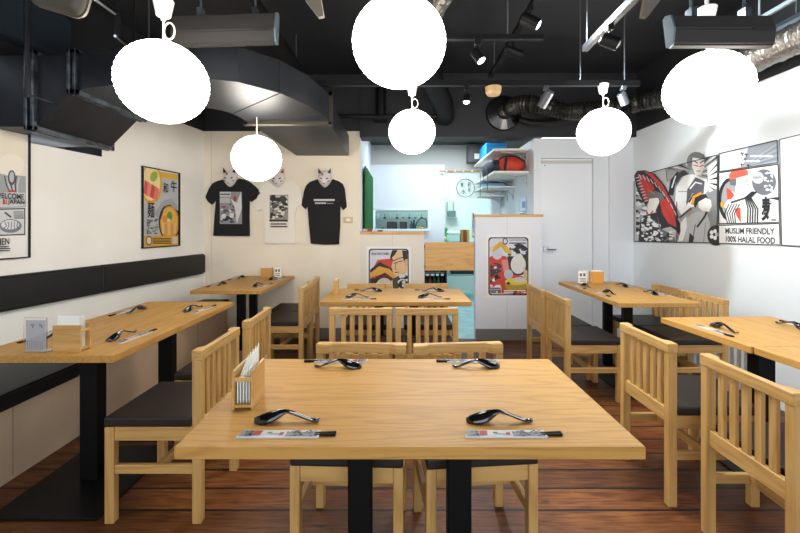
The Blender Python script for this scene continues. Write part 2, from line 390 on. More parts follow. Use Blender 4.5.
struct('trim_6', bm, mat('brushed_trim', 'cfd6d8', .35, .4))
# plaster joint and beam over the T-shirts, small blemishes on the left wall
bm = B(); tube(bm, [(-2.16, 4.588, .13), (-2.16, 4.588, 2.35)], .002, 4); struct('trim_7', bm, mat('plaster_joint', 'd0c4b1', .9))

# ---------------------------------------------------------------- bench along the left wall
t = thing('wall_bench', 'long black vinyl bench with beige front panel along the left wall', 'bench', (-2.25, 2.4, 0))
bm = B(); prism(bm, [(-1.97, .2, 0), (-1.97, 4.57, 0), (lx(4.57)+.006, 4.57, 0), (lx(.2)+.006, .2, 0)], (0, 0, .37)); obj('front_panel', bm, BPANEL, t)
bm = B()
for y0, y1 in ((.2, 2.46), (2.465, 4.57)):
    prism(bm, [(-1.945, y0, .37), (-1.945, y1, .37), (lx(y1)+.006, y1, .37), (lx(y0)+.006, y0, .37)], (0, 0, .085))
bmesh.ops.bevel(bm, geom=bm.edges[:], offset=.012, segments=2, affect='EDGES'); obj('seat_cushion', bm, BENCH, t)
for y in (1.45, 2.05, 2.65, 3.3, 3.9): bm = B(); box(bm, -1.9715, -1.969, y-.0015, y+.0015, .02, .365); obj('panel_joint', bm, mat('joint_brown', '8f7559', .8), t)
for i, (y0, y1, lb) in enumerate(((.6, 3.2035, 'near black padded backrest cushion on the left wall, below the framed posters'), (3.205, 4.53, 'far black padded backrest cushion on the left wall, reaching the corner'))):
    bm = B(); prism(bm, [(lx(y0), y0, .75), (lx(y1), y1, .75), (lx(y1)+.055, y1, .75), (lx(y0)+.055, y0, .75)], (0, 0, .22))
    bmesh.ops.bevel(bm, geom=bm.edges[:], offset=.014, segments=3, affect='EDGES')
    tag(obj('wall_cushion', bm, BENCH), lb, 'cushion', 'wall cushions over the bench')

# ---------------------------------------------------------------- tables
def table(label, cx, cy, L, W, rot, cols, cw, plates, group='dining tables'):
    t = thing('dining_table', label, 'table', (0, 0, 0), group)
    bm = B(); box(bm, -L/2, L/2, -W/2, W/2, .688, .72, .0015); obj('tabletop', bm, TOP, t)
    for x in cols:
        bm = B(); box(bm, x-cw[0]/2, x+cw[0]/2, -cw[1]/2, cw[1]/2, .012, .682, .004); obj('pedestal', bm, BLACKP, t)
        bm = B(); box(bm, x-.09, x+.09, -.16, .16, .680, .688); obj('top_plate', bm, BLACKP, t)
    for (x0, x1, w_) in plates:
        bm = B(); box(bm, x0, x1, -w_/2, w_/2, .0, .012, .003); obj('base_plate', bm, BLACK, t)
    place(t, (cx, cy, 0), rot); return t
H2 = PI/2
table('large oak topped dining table in the foreground, nearest the camera', .02, 1.366, 1.196, .68, 0, (-.16, .171), (.08, .05), ((-.36, .36, .44),))
table('oak topped dining table in the middle of the room facing the counter', -.045, 3.31, 1.12, .645, 0, (-.14, .14), (.07, .05), ((-.3, .3, .42),))
table('oak topped dining table beside the wall bench, with acrylic menu stand on it', -1.563, 2.375, 1.25, .635, H2, (-.325, .325), (.07, .088), ((-.62, -.03, .48), (.03, .62, .48)))
table('oak topped dining table in the far left corner under the T-shirts', -1.525, 4.035, 1.045, .63, H2, (-.19, .12), (.05, .075), ((-.3, .35, .42),))
table('oak topped dining table by the white door at the far right', 1.878, 3.51, 1.14, .605, H2, (-.13, .19), (.05, .075), ((-.3, .36, .42),))
table('square oak topped table at the right wall, the farther of the joined pair', 1.947, 2.196, .604, .695, H2+.05, (0,), (.07, .10), ((-.24, .24, .46),))
table('square oak topped table at the right edge, the nearer of the joined pair', 1.99, 1.591, .604, .695, H2+.05, (0,), (.07, .10), ((-.24, .24, .46),))

# ---------------------------------------------------------------- chairs
def make_chair():
    t = thing('dining_chair', '', 'chair', (0, 0, 0))
    W2, D2 = .205, .21
    for sx in (-1, 1):
        x0, x1 = sorted((sx*W2, sx*(W2-.036)))
        bm = B(); prism(bm, [(x0, D2-.044, 0), (x1, D2-.044, 0), (x1, D2-.004, 0), (x0, D2-.004, 0)], (0, 0, .70)); bmesh.ops.bevel(bm, geom=bm.edges[:], offset=.003, segments=1, affect='EDGES')
        obj('back_leg', bm, CH_Z, t)
        bm = B(); box(bm, x0, x1, -D2, -D2+.04, 0, .415, .003); obj('front_leg', bm, CH_Z, t)
        xa, xb = sorted((sx*(W2-.006), sx*(W2-.028)))
        bm = B(); box(bm, xa, xb, -D2+.04, D2-.044, .355, .415, .002); obj('side_rail', bm, CH_Y, t)
        bm = B(); box(bm, xa, xb, -D2+.04, D2-.044, .212, .25, .002); obj('side_stretcher', bm, CH_Y, t)
    bm = B(); box(bm, -W2+.036, W2-.036, -D2+.008, -D2+.03, .355, .415, .002); obj('front_rail', bm, CH_X, t)
    bm = B(); box(bm, -W2+.036, W2-.036, D2-.034, D2-.012, .375, .44, .002); obj('back_rail', bm, CH_X, t)
    bm = B(); box(bm, -W2+.028, W2-.028, .0, .022, .212, .25, .002); obj('cross_stretcher', bm, CH_X, t)
    # crest rail, scooped on the sitter's side
    bm = B(); yb = D2; yf = D2-.046; ys = D2-.024
    pts = [(-W2, yb), (W2, yb), (W2, yf), (W2-.05, yf), (W2-.075, ys), (-W2+.075, ys), (-W2+.05, yf), (-W2, yf)]
    prism(bm, [(a, b, .70) for a, b in pts], (0, 0, .045)); bmesh.ops.bevel(bm, geom=bm.edges[:], offset=.003, segments=1, affect='EDGES')
    obj('crest_rail', bm, CH_X, t)
    for i in range(5):
        x = -W2+.036+(2*W2-.072)*(i+1)/6
        bm = B(); box(bm, x-.0150, x+.0150, D2-.032, D2-.016, .438, .702, .002); obj('slat', bm, CH_Z, t)
    bm = B(); box(bm, -W2, W2, -D2-.004, D2-.046, .415, .458, .010, seg=3); obj('seat_cushion', bm, SEAT, t)
    return t
chairs = [
 (-.192, 1.66, -.04, 'beech slatted chair tucked behind the foreground table, the left one'),
 (.272, 1.66, .09, 'beech slatted chair tucked behind the foreground table, the right one'),
 (-.27, 2.84, PI, 'beech slatted chair with its back to us, left one before the middle table'),
 (.162, 2.84, PI, 'beech slatted chair with its back to us, right one before the middle table'),
 (-.30, 3.575, 0, 'beech chair facing us behind the middle table, in front of the face poster'),
 (.22, 3.575, 0, 'beech chair facing us behind the middle table, in front of the flap door'),
 (-1.068, 1.942, -H2, 'beech slatted chair with dark seat nearest us on the left side of the room'),
 (-1.07, 2.475, -H2+.03, 'beech slatted chair at the bench table, second from us on the left side'),
 (-1.06, 3.70, -H2, 'nearer beech chair at the far left corner table'),
 (-1.085, 4.12, -H2, 'farther beech chair at the far left corner table, next to the back wall'),
 (1.39, 3.135, H2, 'nearer beech chair on the aisle side of the far right table'),
 (1.365, 3.56, H2, 'farther beech chair on the aisle side of the far right table'),
 (2.165, 3.14, -H2, 'nearer beech chair against the right wall at the far right table'),
 (2.155, 3.56, -H2, 'farther beech chair against the right wall at the far right table'),
 (1.418, 2.045, H2, 'beech slatted chair on the aisle side of the farther joined table at right'),
 (1.462, 1.50, H2, 'beech slatted chair at the right edge of the photo, nearest the camera'),
]
ch0 = make_chair()
for i, (x, y, r, lb) in enumerate(chairs):
    if i == 0: ch0['label'] = lb; ch0['group'] = 'beech dining chairs'; first = (x, y, r)
    else: dup(ch0, (x, y, 0), r, lb)
place(ch0, (first[0], first[1], 0), first[2])

# ---------------------------------------------------------------- place settings
def make_spoon():
    bm = B(); N = 26; rows = []; K = 8
    for i in range(N+1):
        t = i/N; x = -.093+.186*t
        if t < .47:
            q = t/.47; wd = .046*math.sqrt(max(.05, 1-(2*min(q, .55)-1)**2*.95)); zc = .013+.024*math.sin(q*PI/2)**.9
            if q > .55: wd = .046*math.sqrt(1-.01*.95)*(.5+.5*math.cos((q-.55)/.45*PI))+.017*(.5-.5*math.cos((q-.55)/.45*PI))
            k = min(zc-.003, .019*max(0, math.sin(min(1, .12+q*.88)*PI))**.5+.004)
        else:
            q = min(1, (t-.47)/.53); wd = .017+.001*q; k = .003
            zc = .0085+.0285*(.6*(.5+.5*math.cos(PI*min(1, q)))+.4*(1-q)**1.4)+.005*max(0, q-.9)/.1
        top = []; bot = []
        for j in range(K+1):
            s = j/K*2-1; top.append(Vector((x, s*wd/2, zc-k*s*s))); bot.append(Vector((x, s*wd/2*.93, max(.0005, zc-k*s*s-.004))))
        rows.append([bm.verts.new(p) for p in top+bot[::-1]])
    n = len(rows[0])
    for a, b in zip(rows, rows[1:]):
        for k in range(n): bm.faces.new((a[k], a[(k+1) % n], b[(k+1) % n], b[k]))
    bm.faces.new(rows[0][::-1]); bm.faces.new(rows[-1]); bmesh.ops.recalc_face_normals(bm, faces=bm.faces[:])
    return obj('soup_spoon', bm, GLOSSB, smooth=True, org=(0, 0, 0))
def make_sticks():
    t = thing('chopstick_set', '', 'chopsticks', (0, 0, 0))
    ink = [mat('sleeve_paper', 'c9cacd', .5), mat('ink_2a2b33', '2a2b33', .5), mat('ink_b03a3a', 'b03a3a', .5), mat('ink_8d9096', '8d9096', .5)]
    bm = B(); prism(bm, [(-.128, -.0185, 0), (.09, -.0185, 0), (.09, .0165, 0), (-.118, .0165, 0)], (0, 0, .0045)); rnd = random.Random(5)
    def q(x0, y0, x1, y1, mi, j):
        f = bm.faces.new([bm.verts.new(p) for p in ((x0, y0, .0048+j), (x1, y0, .0048+j), (x1+.003, y1, .0048+j), (x0+.002, y1, .0048+j))]); f.material_index = mi
    q(-.124, -.017, -.09, .015, 3, 0); q(0, -.017, .084, .006, 3, 0)
    for i in range(60):
        x = rnd.choice((rnd.uniform(-.12, -.085), rnd.uniform(0, .082))); y = rnd.uniform(-.017, .009); q(x, y, x+rnd.uniform(.003, .009), y+rnd.uniform(.002, .006), rnd.choice((1, 1, 3)), i*3e-5)
    q(-.088, -.012, -.068, .012, 2, .001); q(-.052, 0, -.04, .004, 1, .001); q(-.05, -.007, -.015, -.004, 3, .001); q(-.018, -.011, -.008, .002, 2, .001)
    obj('paper_sleeve', bm, ink, t)
    bm = B()
    for y in (-.006, .0035): box(bm, .06, .133, y-.0038, y+.0038, .0006, .0078, .0012)
    for v in bm.verts:
        if v.co.x < .088: v.co.z = min(v.co.z, .004)
    obj('chopsticks', bm, BLACKP, t)
    return t
spoon0 = make_spoon(); stick0 = make_sticks()
sets = [
 (-.31, 1.12, 0, 'at the near left place of the foreground table'),
 (.295, 1.12, 0, 'at the near right place of the foreground table'),
 (-.27, 1.635, PI, 'at the far left place of the foreground table'),
 (.275, 1.635, PI, 'at the far right place of the foreground table'),
 (-.33, 3.13, 0, 'at the near left place of the middle table'),
 (.235, 3.13, 0, 'at the near right place of the middle table'),
 (-.28, 3.49, PI, 'at the far left place of the middle table'),
 (.245, 3.49, PI, 'at the far right place of the middle table'),
 (-1.375, 2.055, H2-.1, 'at the near aisle place of the bench table'),
 (-1.36, 2.72, H2-.1, 'at the far aisle place of the bench table'),
 (-1.775, 2.64, -H2, 'at the far wall-side place of the bench table'),
 (-1.79, 2.06, -H2, 'at the near wall-side place of the bench table'),
 (-1.31, 3.80, H2-.1, 'at the near aisle place of the corner table'),
 (-1.32, 4.27, H2-.1, 'at the far aisle place of the corner table'),
 (-1.75, 3.84, -H2, 'at the near bench-side place of the corner table'),
 (-1.75, 4.3, -H2, 'at the far bench-side place of the corner table'),
 (1.66, 3.72, -H2, 'at the far aisle place of the far right table'),
 (1.68, 3.34, -H2, 'at the near aisle place of the far right table'),
 (2.08, 3.78, H2, 'at the far wall-side place of the far right table'),
 (2.09, 3.36, H2, 'at the near wall-side place of the far right table'),
 (1.70, 2.17, -H2, 'on the aisle side of the farther joined table'),
 (2.19, 2.25, H2, 'on the wall side of the farther joined table'),
]
for i, (x, y, r, lb) in enumerate(sets):
    ux, uy = math.cos(r), math.sin(r); vx, vy = -uy, ux
    a = (x+ux*-.018+vx*.036, y+uy*-.018+vy*.036, .7201); b = (x+ux*.0-vx*.034, y-vy*.034+uy*0, .7201)
    if i == 0:
        p0 = (a, b, r); tag(spoon0, 'glossy black soup spoon '+lb, 'spoon', 'black soup spoons'); stick0['label'] = 'black chopsticks in paper sleeve '+lb; stick0['group'] = 'chopsticks in paper sleeves'
    else:
        dup(spoon0, a, r+random.uniform(-.05, .05), 'glossy black soup spoon '+lb); dup(stick0, b, r, 'black chopsticks in paper sleeve '+lb)
place(spoon0, p0[0], 0); place(stick0, p0[1], 0)

# ---------------------------------------------------------------- napkin holders and menu stands
def holder(label, x, y, rot, bags, slope=.05, high=.176):
    """local: long side along y, open ends at +-y"""
    t = thing('napkin_holder', label, 'holder', (0, 0, 0), 'wooden napkin holders')
    for sx in (-1, 1):
        a, b = sorted((sx*.032, sx*.024)); bm = B(); box(bm, a, b, -.062, .062, 0, .118, .001); obj('side_panel', bm, CH_Y if bags else TAN, t)
    bm = B(); box(bm, -.024, .024, -.06, .06, .006, .014); obj('bottom_board', bm, CH_Y, t)
    for sy in (-1, 1):
        a, b = sorted((sy*.061, sy*.053)); bm = B(); box(bm, -.024, .024, a, b, .085, .098, .001); obj('cross_bar', bm, CH_X, t)
    if bags:
        rnd = random.Random(3)
        for k in range(5):
            bm = B(); xx = -.02+k*.0085; h = high-.010*(4-k)*(slope > 0)-.002*k*(slope == 0); y0 = -.05+k*.001; y1 = .05; dh = slope
            pts = [(xx, y0, .015), (xx, y1, .015), (xx, y1, h)]
            for j in range(17): q = (j+.5)/17; pts.append((xx+.001, y1-(y1-y0)*q, h-dh*q-(.003 if j % 2 else 0)))
            pts.append((xx, y0, h-dh-.004))
            prism(bm, pts, (.0022, 0, 0)); obj('wrapped_towel', bm, mat('cloudy_film', 'f4f6f2', .4), t)
    place(t, (x, y, .7201), rot); return t
holder('wooden holder full of wrapped towels on the foreground table', -.489, 1.295, .05, True, high=.172)
holder('wooden holder with clear packets on the bench table', -1.49, 1.83, H2, True, slope=.0, high=.158)
def small_holder(label, x, y, m, w_=.07, h=.115, d=.06):
    t = thing('napkin_holder', label, 'holder', (x, y, .7201), 'wooden napkin holders')
    bm = B(); box(bm, x-w_/2, x+w_/2, y-d/2, y-d/2+.008, .72, .72+h, .001); obj('front_panel', bm, m, t)
    bm = B(); box(bm, x-w_/2, x+w_/2, y+d/2-.008, y+d/2, .72, .72+h, .001); obj('back_panel', bm, m, t)
    bm = B(); box(bm, x-w_/2, x+w_/2, y-d/2+.008, y+d/2-.008, .722, .73); obj('bottom_board', bm, m, t)
    bm = B(); box(bm, x-w_/2+.01, x+w_/2-.01, y-.012, y+.012, .73, .72+h+.012, .002); obj('napkins', bm, PAPER, t)
small_holder('square tan wooden holder at the far end of the corner table', -1.475, 4.42, TAN, .12, .105)
small_holder('slim pale wooden holder at the left end of the middle table', -.545, 3.36, CH_Z, .035, .115, .1)
small_holder('orange-brown wooden holder with napkins at the far end of the right table', 1.905, 3.97, mat('orange_wood', 'd99a45', .45), .12, .115)
def stand(label, x, y, w_, h, acr, rz=0):
    t = thing('menu_stand', label, 'menu stand', (x, y, .7201), 'table menu stands')
    PQ = Plane((x, y-.004, 0), (1, 0, 0), (0, -1, 0))
    if acr:
        bm = B(); box(bm, x-w_/2-.008, x+w_/2+.008, y-.006, y-.003, .7202, .72+h+.012, .001); box(bm, x-w_/2-.008, x+w_/2+.008, y-.006, y+.045, .7202, .7232, .0005); obj('acrylic_body', bm, ACRYL, t)
        bm = B(); box(bm, x-w_/2, x+w_/2, y-.0015, y, .724, .72+h); cdo = obj('card', bm, mat('grey_white_card', 'd4d5dc', .5), t)
        y2 = y-.0018
    else:
        bm = B(); box(bm, x-w_/2, x+w_/2, y-.004, y+.004, .7202, .72+h, .001); box(bm, x-w_/2, x+w_/2, y-.004, y+.04, .7202, .7232); cdo = obj('card', bm, PAPER, t); y2 = y-.0044
    bm = B(); rnd = random.Random(2)
    def r(u0, v0, u1, v1): bm.faces.new([bm.verts.new(p) for p in ((x+u0*w_, y2, .72+v0*h), (x+u1*w_, y2, .72+v0*h), (x+u1*w_, y2, .72+v1*h), (x+u0*w_, y2, .72+v1*h))])
    if acr:
        for c0 in (-.28, .08):
            for s in range(7): u = c0+rnd.uniform(0, .2); v = .72+rnd.uniform(0, .12); r(u, v, u+rnd.choice((.02, .08)), v+rnd.choice((.012, .05)))
        for k in range(8): u = -.42+k*.105; r(u, .08, u+.025, .36)
    else:
        for k in range(2): r(-.35+k*.4, .55, -.1+k*.4, .8)
        for k in range(2): r(-.35, .12+k*.18, .35, .2+k*.18)
    obj('print', bm, mat('card_ink', '8b8c99', .6) if acr else mat('card_ink_dark', '55584f', .6), t)
stand('clear acrylic menu stand with a printed card on the bench table', -1.625, 1.80, .088, .142, True)
stand('small white card stand beside the holder on the corner table', -1.355, 4.42, .075, .11, False)
stand('small white card stand beside the holder on the far right table', 1.775, 3.98, .085, .12, False)

# ---------------------------------------------------------------- paper lanterns
def lantern(label, x, y, z, R=.175, top=2.25, track=None, canopy=True, squash=.935):
    t = thing('paper_lantern', label, 'lantern', (x, y, z-R*squash), 'round paper lanterns')
    bm = B(); prof = []; N = 96
    for i in range(N+1):
        a = -PI/2+PI*i/N; rr = R*(1+.016*math.cos(i*PI*2/4))
        prof.append((max(.0, rr*math.cos(a)) if 0 < i < N else 0., rr*squash*math.sin(a)))
    lathe(bm, prof, (x, y, z), 56); obj('paper_shade', bm, mat('glowing_washi_paper', 'fff8ec', .8, emit=LANTERN), t, smooth=True)
    zt = z+R*squash
    bm = B(); tube(bm, [(x, y, zt-.005), (x, y, top)], .004, 8)
    if canopy:
        lp = [(x+.022+.022*math.cos(a), y+.004, zt+.055+.034*math.sin(a)) for a in [PI*2*k/18 for k in range(18)]]
        tube(bm, lp, .0035, 8, closed=True)
    obj('cord', bm, BONE, t)
    if canopy:
        bm = B(); lathe(bm, [(0, 0), (.009, 0), (.011, .016), (.027, .018), (.040, .08), (.036, .085), (0, .085)], (x, y, top), 20); obj('ceiling_cup', bm, BONE, t)
        if track: bm = B(); tube(bm, [(x, y, top+.084), (x, y, track)], .008); obj('plug', bm, BONE, t)
lantern('white paper lantern, largest and highest, hanging at the top centre', 0-.011, 1.54, 1.976, top=2.25, track=2.32)
lantern('white paper lantern hanging at the left over the near bench table', -.98, 1.664, 1.868, R=.171, top=2.125, track=2.32)
lantern('white paper lantern hanging at the right, below the right dark ceiling unit', 1.389, 1.845, 1.905, R=.172, top=2.19, track=2.37)
lantern('small looking white paper lantern at the centre in front of the kitchen', .075, 3.04, 1.985, R=.173, top=2.245, track=2.33)
lantern('white paper lantern hanging from the black duct in front of the T-shirts', -1.09, 3.04, 1.787, R=.178, top=2.12, canopy=False)
lantern('white paper lantern at the far right in front of the white door', 1.51, 3.04, 1.985, R=.183, top=2.26, track=2.33)

# ---------------------------------------------------------------- ceiling tracks, rods, spots
def rail(label, p0, p1, w_=.035, h=.04, rods=(), double=False):
    p0, p1 = Vector(p0), Vector(p1); t = thing('lighting_track', label, 'lighting track', tuple((p0+p1)/2), 'black lighting tracks')
    d = (p1-p0).normalized(); s = Vector((-d.y, d.x, 0))*w_/2; bm = B()
    prism(bm, [p0-s, p0+s, p0+s+Vector((0, 0, h)), p0-s+Vector((0, 0, h))], p1-p0); obj('rail', bm, BLACK, t)
    for k, f in enumerate(rods):
        q = p0+(p1-p0)*f; bm = B(); tube(bm, [q+Vector((0, 0, h)), (q.x, q.y, CEIL)], .005, 6); obj('hanging_rod', bm, mat('grey_steel_rod', '6d7075', .4, .6), t)
rail('long black lighting track running across the room before the kitchen', (-1.9, 3.04, 2.33), (1.78, 3.04, 2.33), rods=(.0, .45, .88, .97))
rail('short black lighting track across the ceiling above the centre', (.0, 2.30, 2.336), (.80, 2.30, 2.336), h=.028, w_=.03, rods=(.75,))
rail('black lighting track running away from us right of centre', (.86, 2.2, 2.72), (.86, 3.95, 2.72), rods=(.9,))
rail('black lighting track running away from us towards the far right', (1.2, 1.5, 2.45), (1.227, 2.72, 2.45), rods=(.97,))
rail('black lighting track across the ceiling over the foreground lanterns', (-1.6, 1.66, 2.32), (.9, 1.66, 2.32), rods=(.2, .8))
rail('black lighting track above the right lantern', (1.05, 1.845, 2.37), (1.75, 1.845, 2.37), rods=(.1,))
rail('thin dark track running back along the ceiling left of centre', (-.95, 2.2, 2.72), (-.95, 4.0, 2.72), w_=.05, rods=(.1, .8))
def spot(label, x, y, z, d, lit, col=None, hl=.09, r=.028, watt=0, target=None):
    d = Vector(d).normalized(); t = thing('spotlight', label, 'spotlight', (x, y, z-.12), 'ceiling spotlights'); m = col or BLACK
    bm = B(); box(bm, x-.018, x+.018, y-.018, y+.018, z-.032, z, .003); obj('adapter', bm, m, t)
    c = Vector((x, y, z-.095)); bm = B(); tube(bm, [(x, y, z-.03), (x, y, z-.06), c], .006); tube(bm, [c-Vector((r+.004, 0, -.03)), c-Vector((r+.004, 0, 0))], .004); obj('arm', bm, m, t)
    bm = B(); lathe(bm, [(0, -hl*.5), (r*.75, -hl*.5), (r, -hl*.4), (r, hl*.5), (r*.9, hl*.5), (r*.85, hl*.42), (0, hl*.42)], c, 20, d); hd = obj('lamp_head', bm, m, t)
    bm = B(); lathe(bm, [(0, hl*.44), (r*.84, hl*.44), (r*.6, hl*.5), (0, hl*.56)], c, 18, d); obj('lens', bm, LIT if lit else mat('dim_lens', '9aa0a4', .2), hd)
    if watt:
        l = bpy.data.lights.new('spot_beam', 'SPOT'); l.energy = watt; l.spot_size = math.radians(120 if watt > 100 else 78); l.spot_blend = .6; l.shadow_soft_size = .035; l.color = (.88, .96, 1)
        o = bpy.data.objects.new('spot_beam', l); C.objects.link(o); o.parent = t
        o.location = c+d*(hl*.62)-Vector(t.location); o.rotation_euler = d.to_track_quat('-Z', 'Y').to_euler()
spot('lit spotlight on the short central track, pointing down right', 0.43, 2.30, 2.34, (.45, -.35, -.8), True, hl=.085, watt=55)
spot('lit spotlight near the top edge right of centre', .84, 2.66, 2.72, (.8, -.2, -.5), True, hl=.13, r=.04, watt=120)
spot('dark unlit spotlight at the crossing of two tracks', .86, 3.13, 2.72, (.85, .1, -.3), False, hl=.15, r=.035)
spot('small lit spotlight on the long track left of the smoke detector', .485, 3.04, 2.33, (-.1, -.35, -.9), True, hl=.07, r=.026, watt=45)
spot('grey cylinder spotlight on the long track before the black hose', 1.08, 3.04, 2.33, (-.35, .5, -.75), False, col=mat('grey_spot', '5c6068', .35, .4), hl=.13, r=.034)
spot('black cylinder spotlight on the far right track with a bright rim', 1.21, 2.36, 2.45, (.75, -.35, -.5), False, hl=.11, r=.036)
spot('grey spotlight lit above the far right lantern', 1.66, 3.04, 2.33, (.35, .2, -.6), True, col=mat('grey_spot'), hl=.09, r=.033)
bm = B(); lathe(bm, [(0, 0), (.045, 0), (.058, .02), (.06, .06), (0, .06)], (.685, 3.04, 2.262), 24); tag(obj('smoke_detector', bm, mat('beige_plastic', 'c9ab7d', .5), smooth=False), 'round beige detector under the long ceiling track', 'smoke detector')

# hanging unit panels
def unit(label, x0, x1, y, z0, z1, flip, tilt=0.):
    t = thing('ceiling_speaker', label, 'speaker', ((x0+x1)/2, y, z0), 'long dark ceiling units')
    s = -1 if flip else 1; bm = B()
    prof = [(y+.012, z0), (y+.03, z0+.012), (y+.05, z1-.01), (y+.035, z1), (y, z1-.012), (y-.022, z0+.07), (y-.012, z0+.008)]
    sk = .02*s
    fs = prism(bm, [(x0, a, b) for a, b in prof], (x1-x0, 0, 0)); bmesh.ops.bevel(bm, geom=bm.edges[:], offset=.006, segments=2, affect='EDGES')
    for v in bm.verts: v.co.z += tilt*(v.co.x-(x0+x1)/2)
    obj('body', bm, PANEL, t)
    xe = x1 if flip else x0; bm = B(); prism(bm, [(xe-.004, a-(.004), b) for a, b in prof], (.008, 0, 0))
    for v in bm.verts: v.co.z += tilt*(v.co.x-(x0+x1)/2)
    obj('end_cap', bm, mat('bluish_grey_cap', '6f8088', .4, .4), t)
    bm = B(); xa = x1-.10; box(bm, xa, xa+.065, y-.0235, y-.018, z0+.062+tilt*.2, z0+.078+tilt*.2); obj('badge', bm, mat('dim_badge', '2e2c2a', .4), t)
    for f in (.25, .78):
        x = x0+(x1-x0)*f; bm = B(); tube(bm, [(x, y+.03, z1-.01), (x, y+.03, z1+.12), (x, y+.03, CEIL)], .006); box(bm, x-.012, x+.012, y+.01, y+.05, z1-.012, z1+.03); obj('hanger', bm, FLANGE, t)
unit('long dark grey ceiling unit hanging over the left lantern', -1.17, -.64, 2.06, 2.195, 2.37, True, .03)
unit('long dark grey ceiling unit hanging over the right lantern', 1.105, 1.525, 1.665, 2.013, 2.158, False)
t = thing('ceiling_speaker', 'brownish dark unit with rounded corner at the top left edge', 'speaker', (-1.15, 1.38, 1.98), 'long dark ceiling units')
bm = B(); box(bm, -1.27, -1.07, 1.38, 1.44, 2.02, 2.25, .035, seg=4, rot=Matrix.Rotation(.3, 3, 'Y')); obj('body', bm, mat('warm_grey_unit', '4a4338', .5), t, smooth=True)
bm = B(); tube(bm, [(-1.2, 1.5, 2.1), (-1.2, 1.5, CEIL)], .006); obj('hanger', bm, BLACK, t)
for x, lb in ((-.33, 'pale pointed corner plate at the top edge left of the central lantern'), (.93, 'pale pointed corner plate at the top edge left of the right unit')):
    s = 1 if x < 0 else -1; t = thing('hanging_plate', lb, 'panel', (x, 1.5, 2.1), 'pale hanging plates')
    bm = B(); prism(bm, [(x+s*.02, 1.5, 2.055), (x+s*.04, 1.5, 2.06), (x+s*.0, 1.5, 2.3), (x-s*.11, 1.5, 2.3), (x-s*.03, 1.5, 2.12)] , (0, .02, 0)); obj('plate', bm, mat('pale_beige_plate', '6d665a', .5), t)
    bm = B(); tube(bm, [(x-s*.05, 1.51, 2.29), (x-s*.05, 1.51, CEIL)], .006); obj('hanger', bm, BLACK, t)

# ---------------------------------------------------------------- ventilation duct on the left
t = thing('ventilation_duct', 'black rectangular steel duct curving from the left wall to the back wall', 'duct', (-1.4, 2.7, 2.097))
outer = [(-1.95, 2.43), (-1.6, 2.32), (-1.3, 2.235), (-1.135, 2.22), (-.93, 2.30), (-.75, 2.49), (-.64, 2.74), (-.585, 3.0), (-.573, 3.18)]
inner = [(-1.95, 3.06), (-1.75, 2.97), (-1.55, 2.84), (-1.42, 2.80), (-1.33, 2.81), (-1.27, 2.87), (-1.235, 2.95), (-1.22, 3.05), (-1.21, 3.18)]
def ductrun(bm, oz, iz, z0s, z1s):
    R = []
    for (a, b, z0, z1) in zip(oz, iz, z0s, z1s): R.append([bm.verts.new(p) for p in ((a[0], a[1], z0), (b[0], b[1], z0), (b[0], b[1], z1), (a[0], a[1], z1))])
    for p, q in zip(R, R[1:]):
        for k in range(4): bm.faces.new((p[k], p[(k+1) % 4], q[(k+1) % 4], q[k]))
    bm.faces.new(R[0]); bm.faces.new(R[-1][::-1]); bmesh.ops.recalc_face_normals(bm, faces=bm.faces[:])
n9 = len(outer)
bm = B(); ductrun(bm, outer, inner, [2.097]*n9, [2.30]*n9); obj('elbow', bm, DUCT, t)
bm = B(); ductrun(bm, [(-2.22, 2.45), (-1.99, 2.445)], [(-2.22, 3.08), (-1.99, 3.07)], [1.875, 2.097], [2.31, 2.31]); obj('reducer', bm, DUCT, t)
bm = B(); ductrun(bm, [(-2.78, 2.44), (-2.24, 2.45)], [(-2.78, 3.08), (-2.24, 3.08)], [1.88, 1.88], [2.31, 2.31]); obj('wall_box', bm, DUCT, t)
bm = B(); ductrun(bm, [(-.573, 3.20), (-.60, 4.575)], [(-1.21, 3.20), (-1.19, 4.575)], [2.095, 2.075], [2.30, 2.30]); obj('straight_run', bm, DUCT, t)
def flange(x, y0, y1, z0, z1, th=.025, wd=.03):
    bm = B(); box(bm, x-th/2, x+th/2, y0-wd, y0+.004, z0-wd, z1+wd, .003); box(bm, x-th/2, x+th/2, y0-wd, y1+wd, z0-wd, z0, .003); box(bm, x-th/2, x+th/2, y0-wd, y1+wd, z1, z1+wd, .003); box(bm, x-th/2, x+th/2, y1, y1+wd, z0-wd, z1+wd, .003)
    return bm
for x in (-2.255, -2.215): obj('flange', flange(x, 2.45, 3.08, 1.885, 2.31, .02), FLANGE, t)
for x in (-1.99, -1.955): obj('flange', flange(x, 2.44, 3.06, 2.10, 2.31, .018), FLANGE, t)
for y in (3.17, 3.2):
    bm = B(); box(bm, -1.24, -.545, y-.01, y+.01, 2.07, 2.1, .003); box(bm, -1.24, -1.21, y-.01, y+.01, 2.07, 2.33); box(bm, -.573, -.545, y-.01, y+.01, 2.07, 2.33); box(bm, -1.24, -.545, y-.01, y+.01, 2.30, 2.33)
    obj('flange', bm, mat('dark_flange', '4a443c', .4, .5), t)
for (i) in (3, 5, 7):                                            # folded seams of the elbow
    a, b = outer[i], inner[min(i+1, 8)]; bm = B(); tube(bm, [(a[0], a[1]-.002, 2.30), (a[0], a[1]-.002, 2.097), (b[0], b[1], 2.096)], .004, 6); obj('seam', bm, DUCT, t)
bm = B(); box(bm, -2.62, -2.38, 1.1, 2.95, 2.44, 2.78, .04, seg=4); tag(obj('ventilation_box', bm, mat('blue_grey_steel', '333d47', .45, .2), smooth=False), 'large blue-grey box with rounded corner high on the left wall', 'ventilation box')
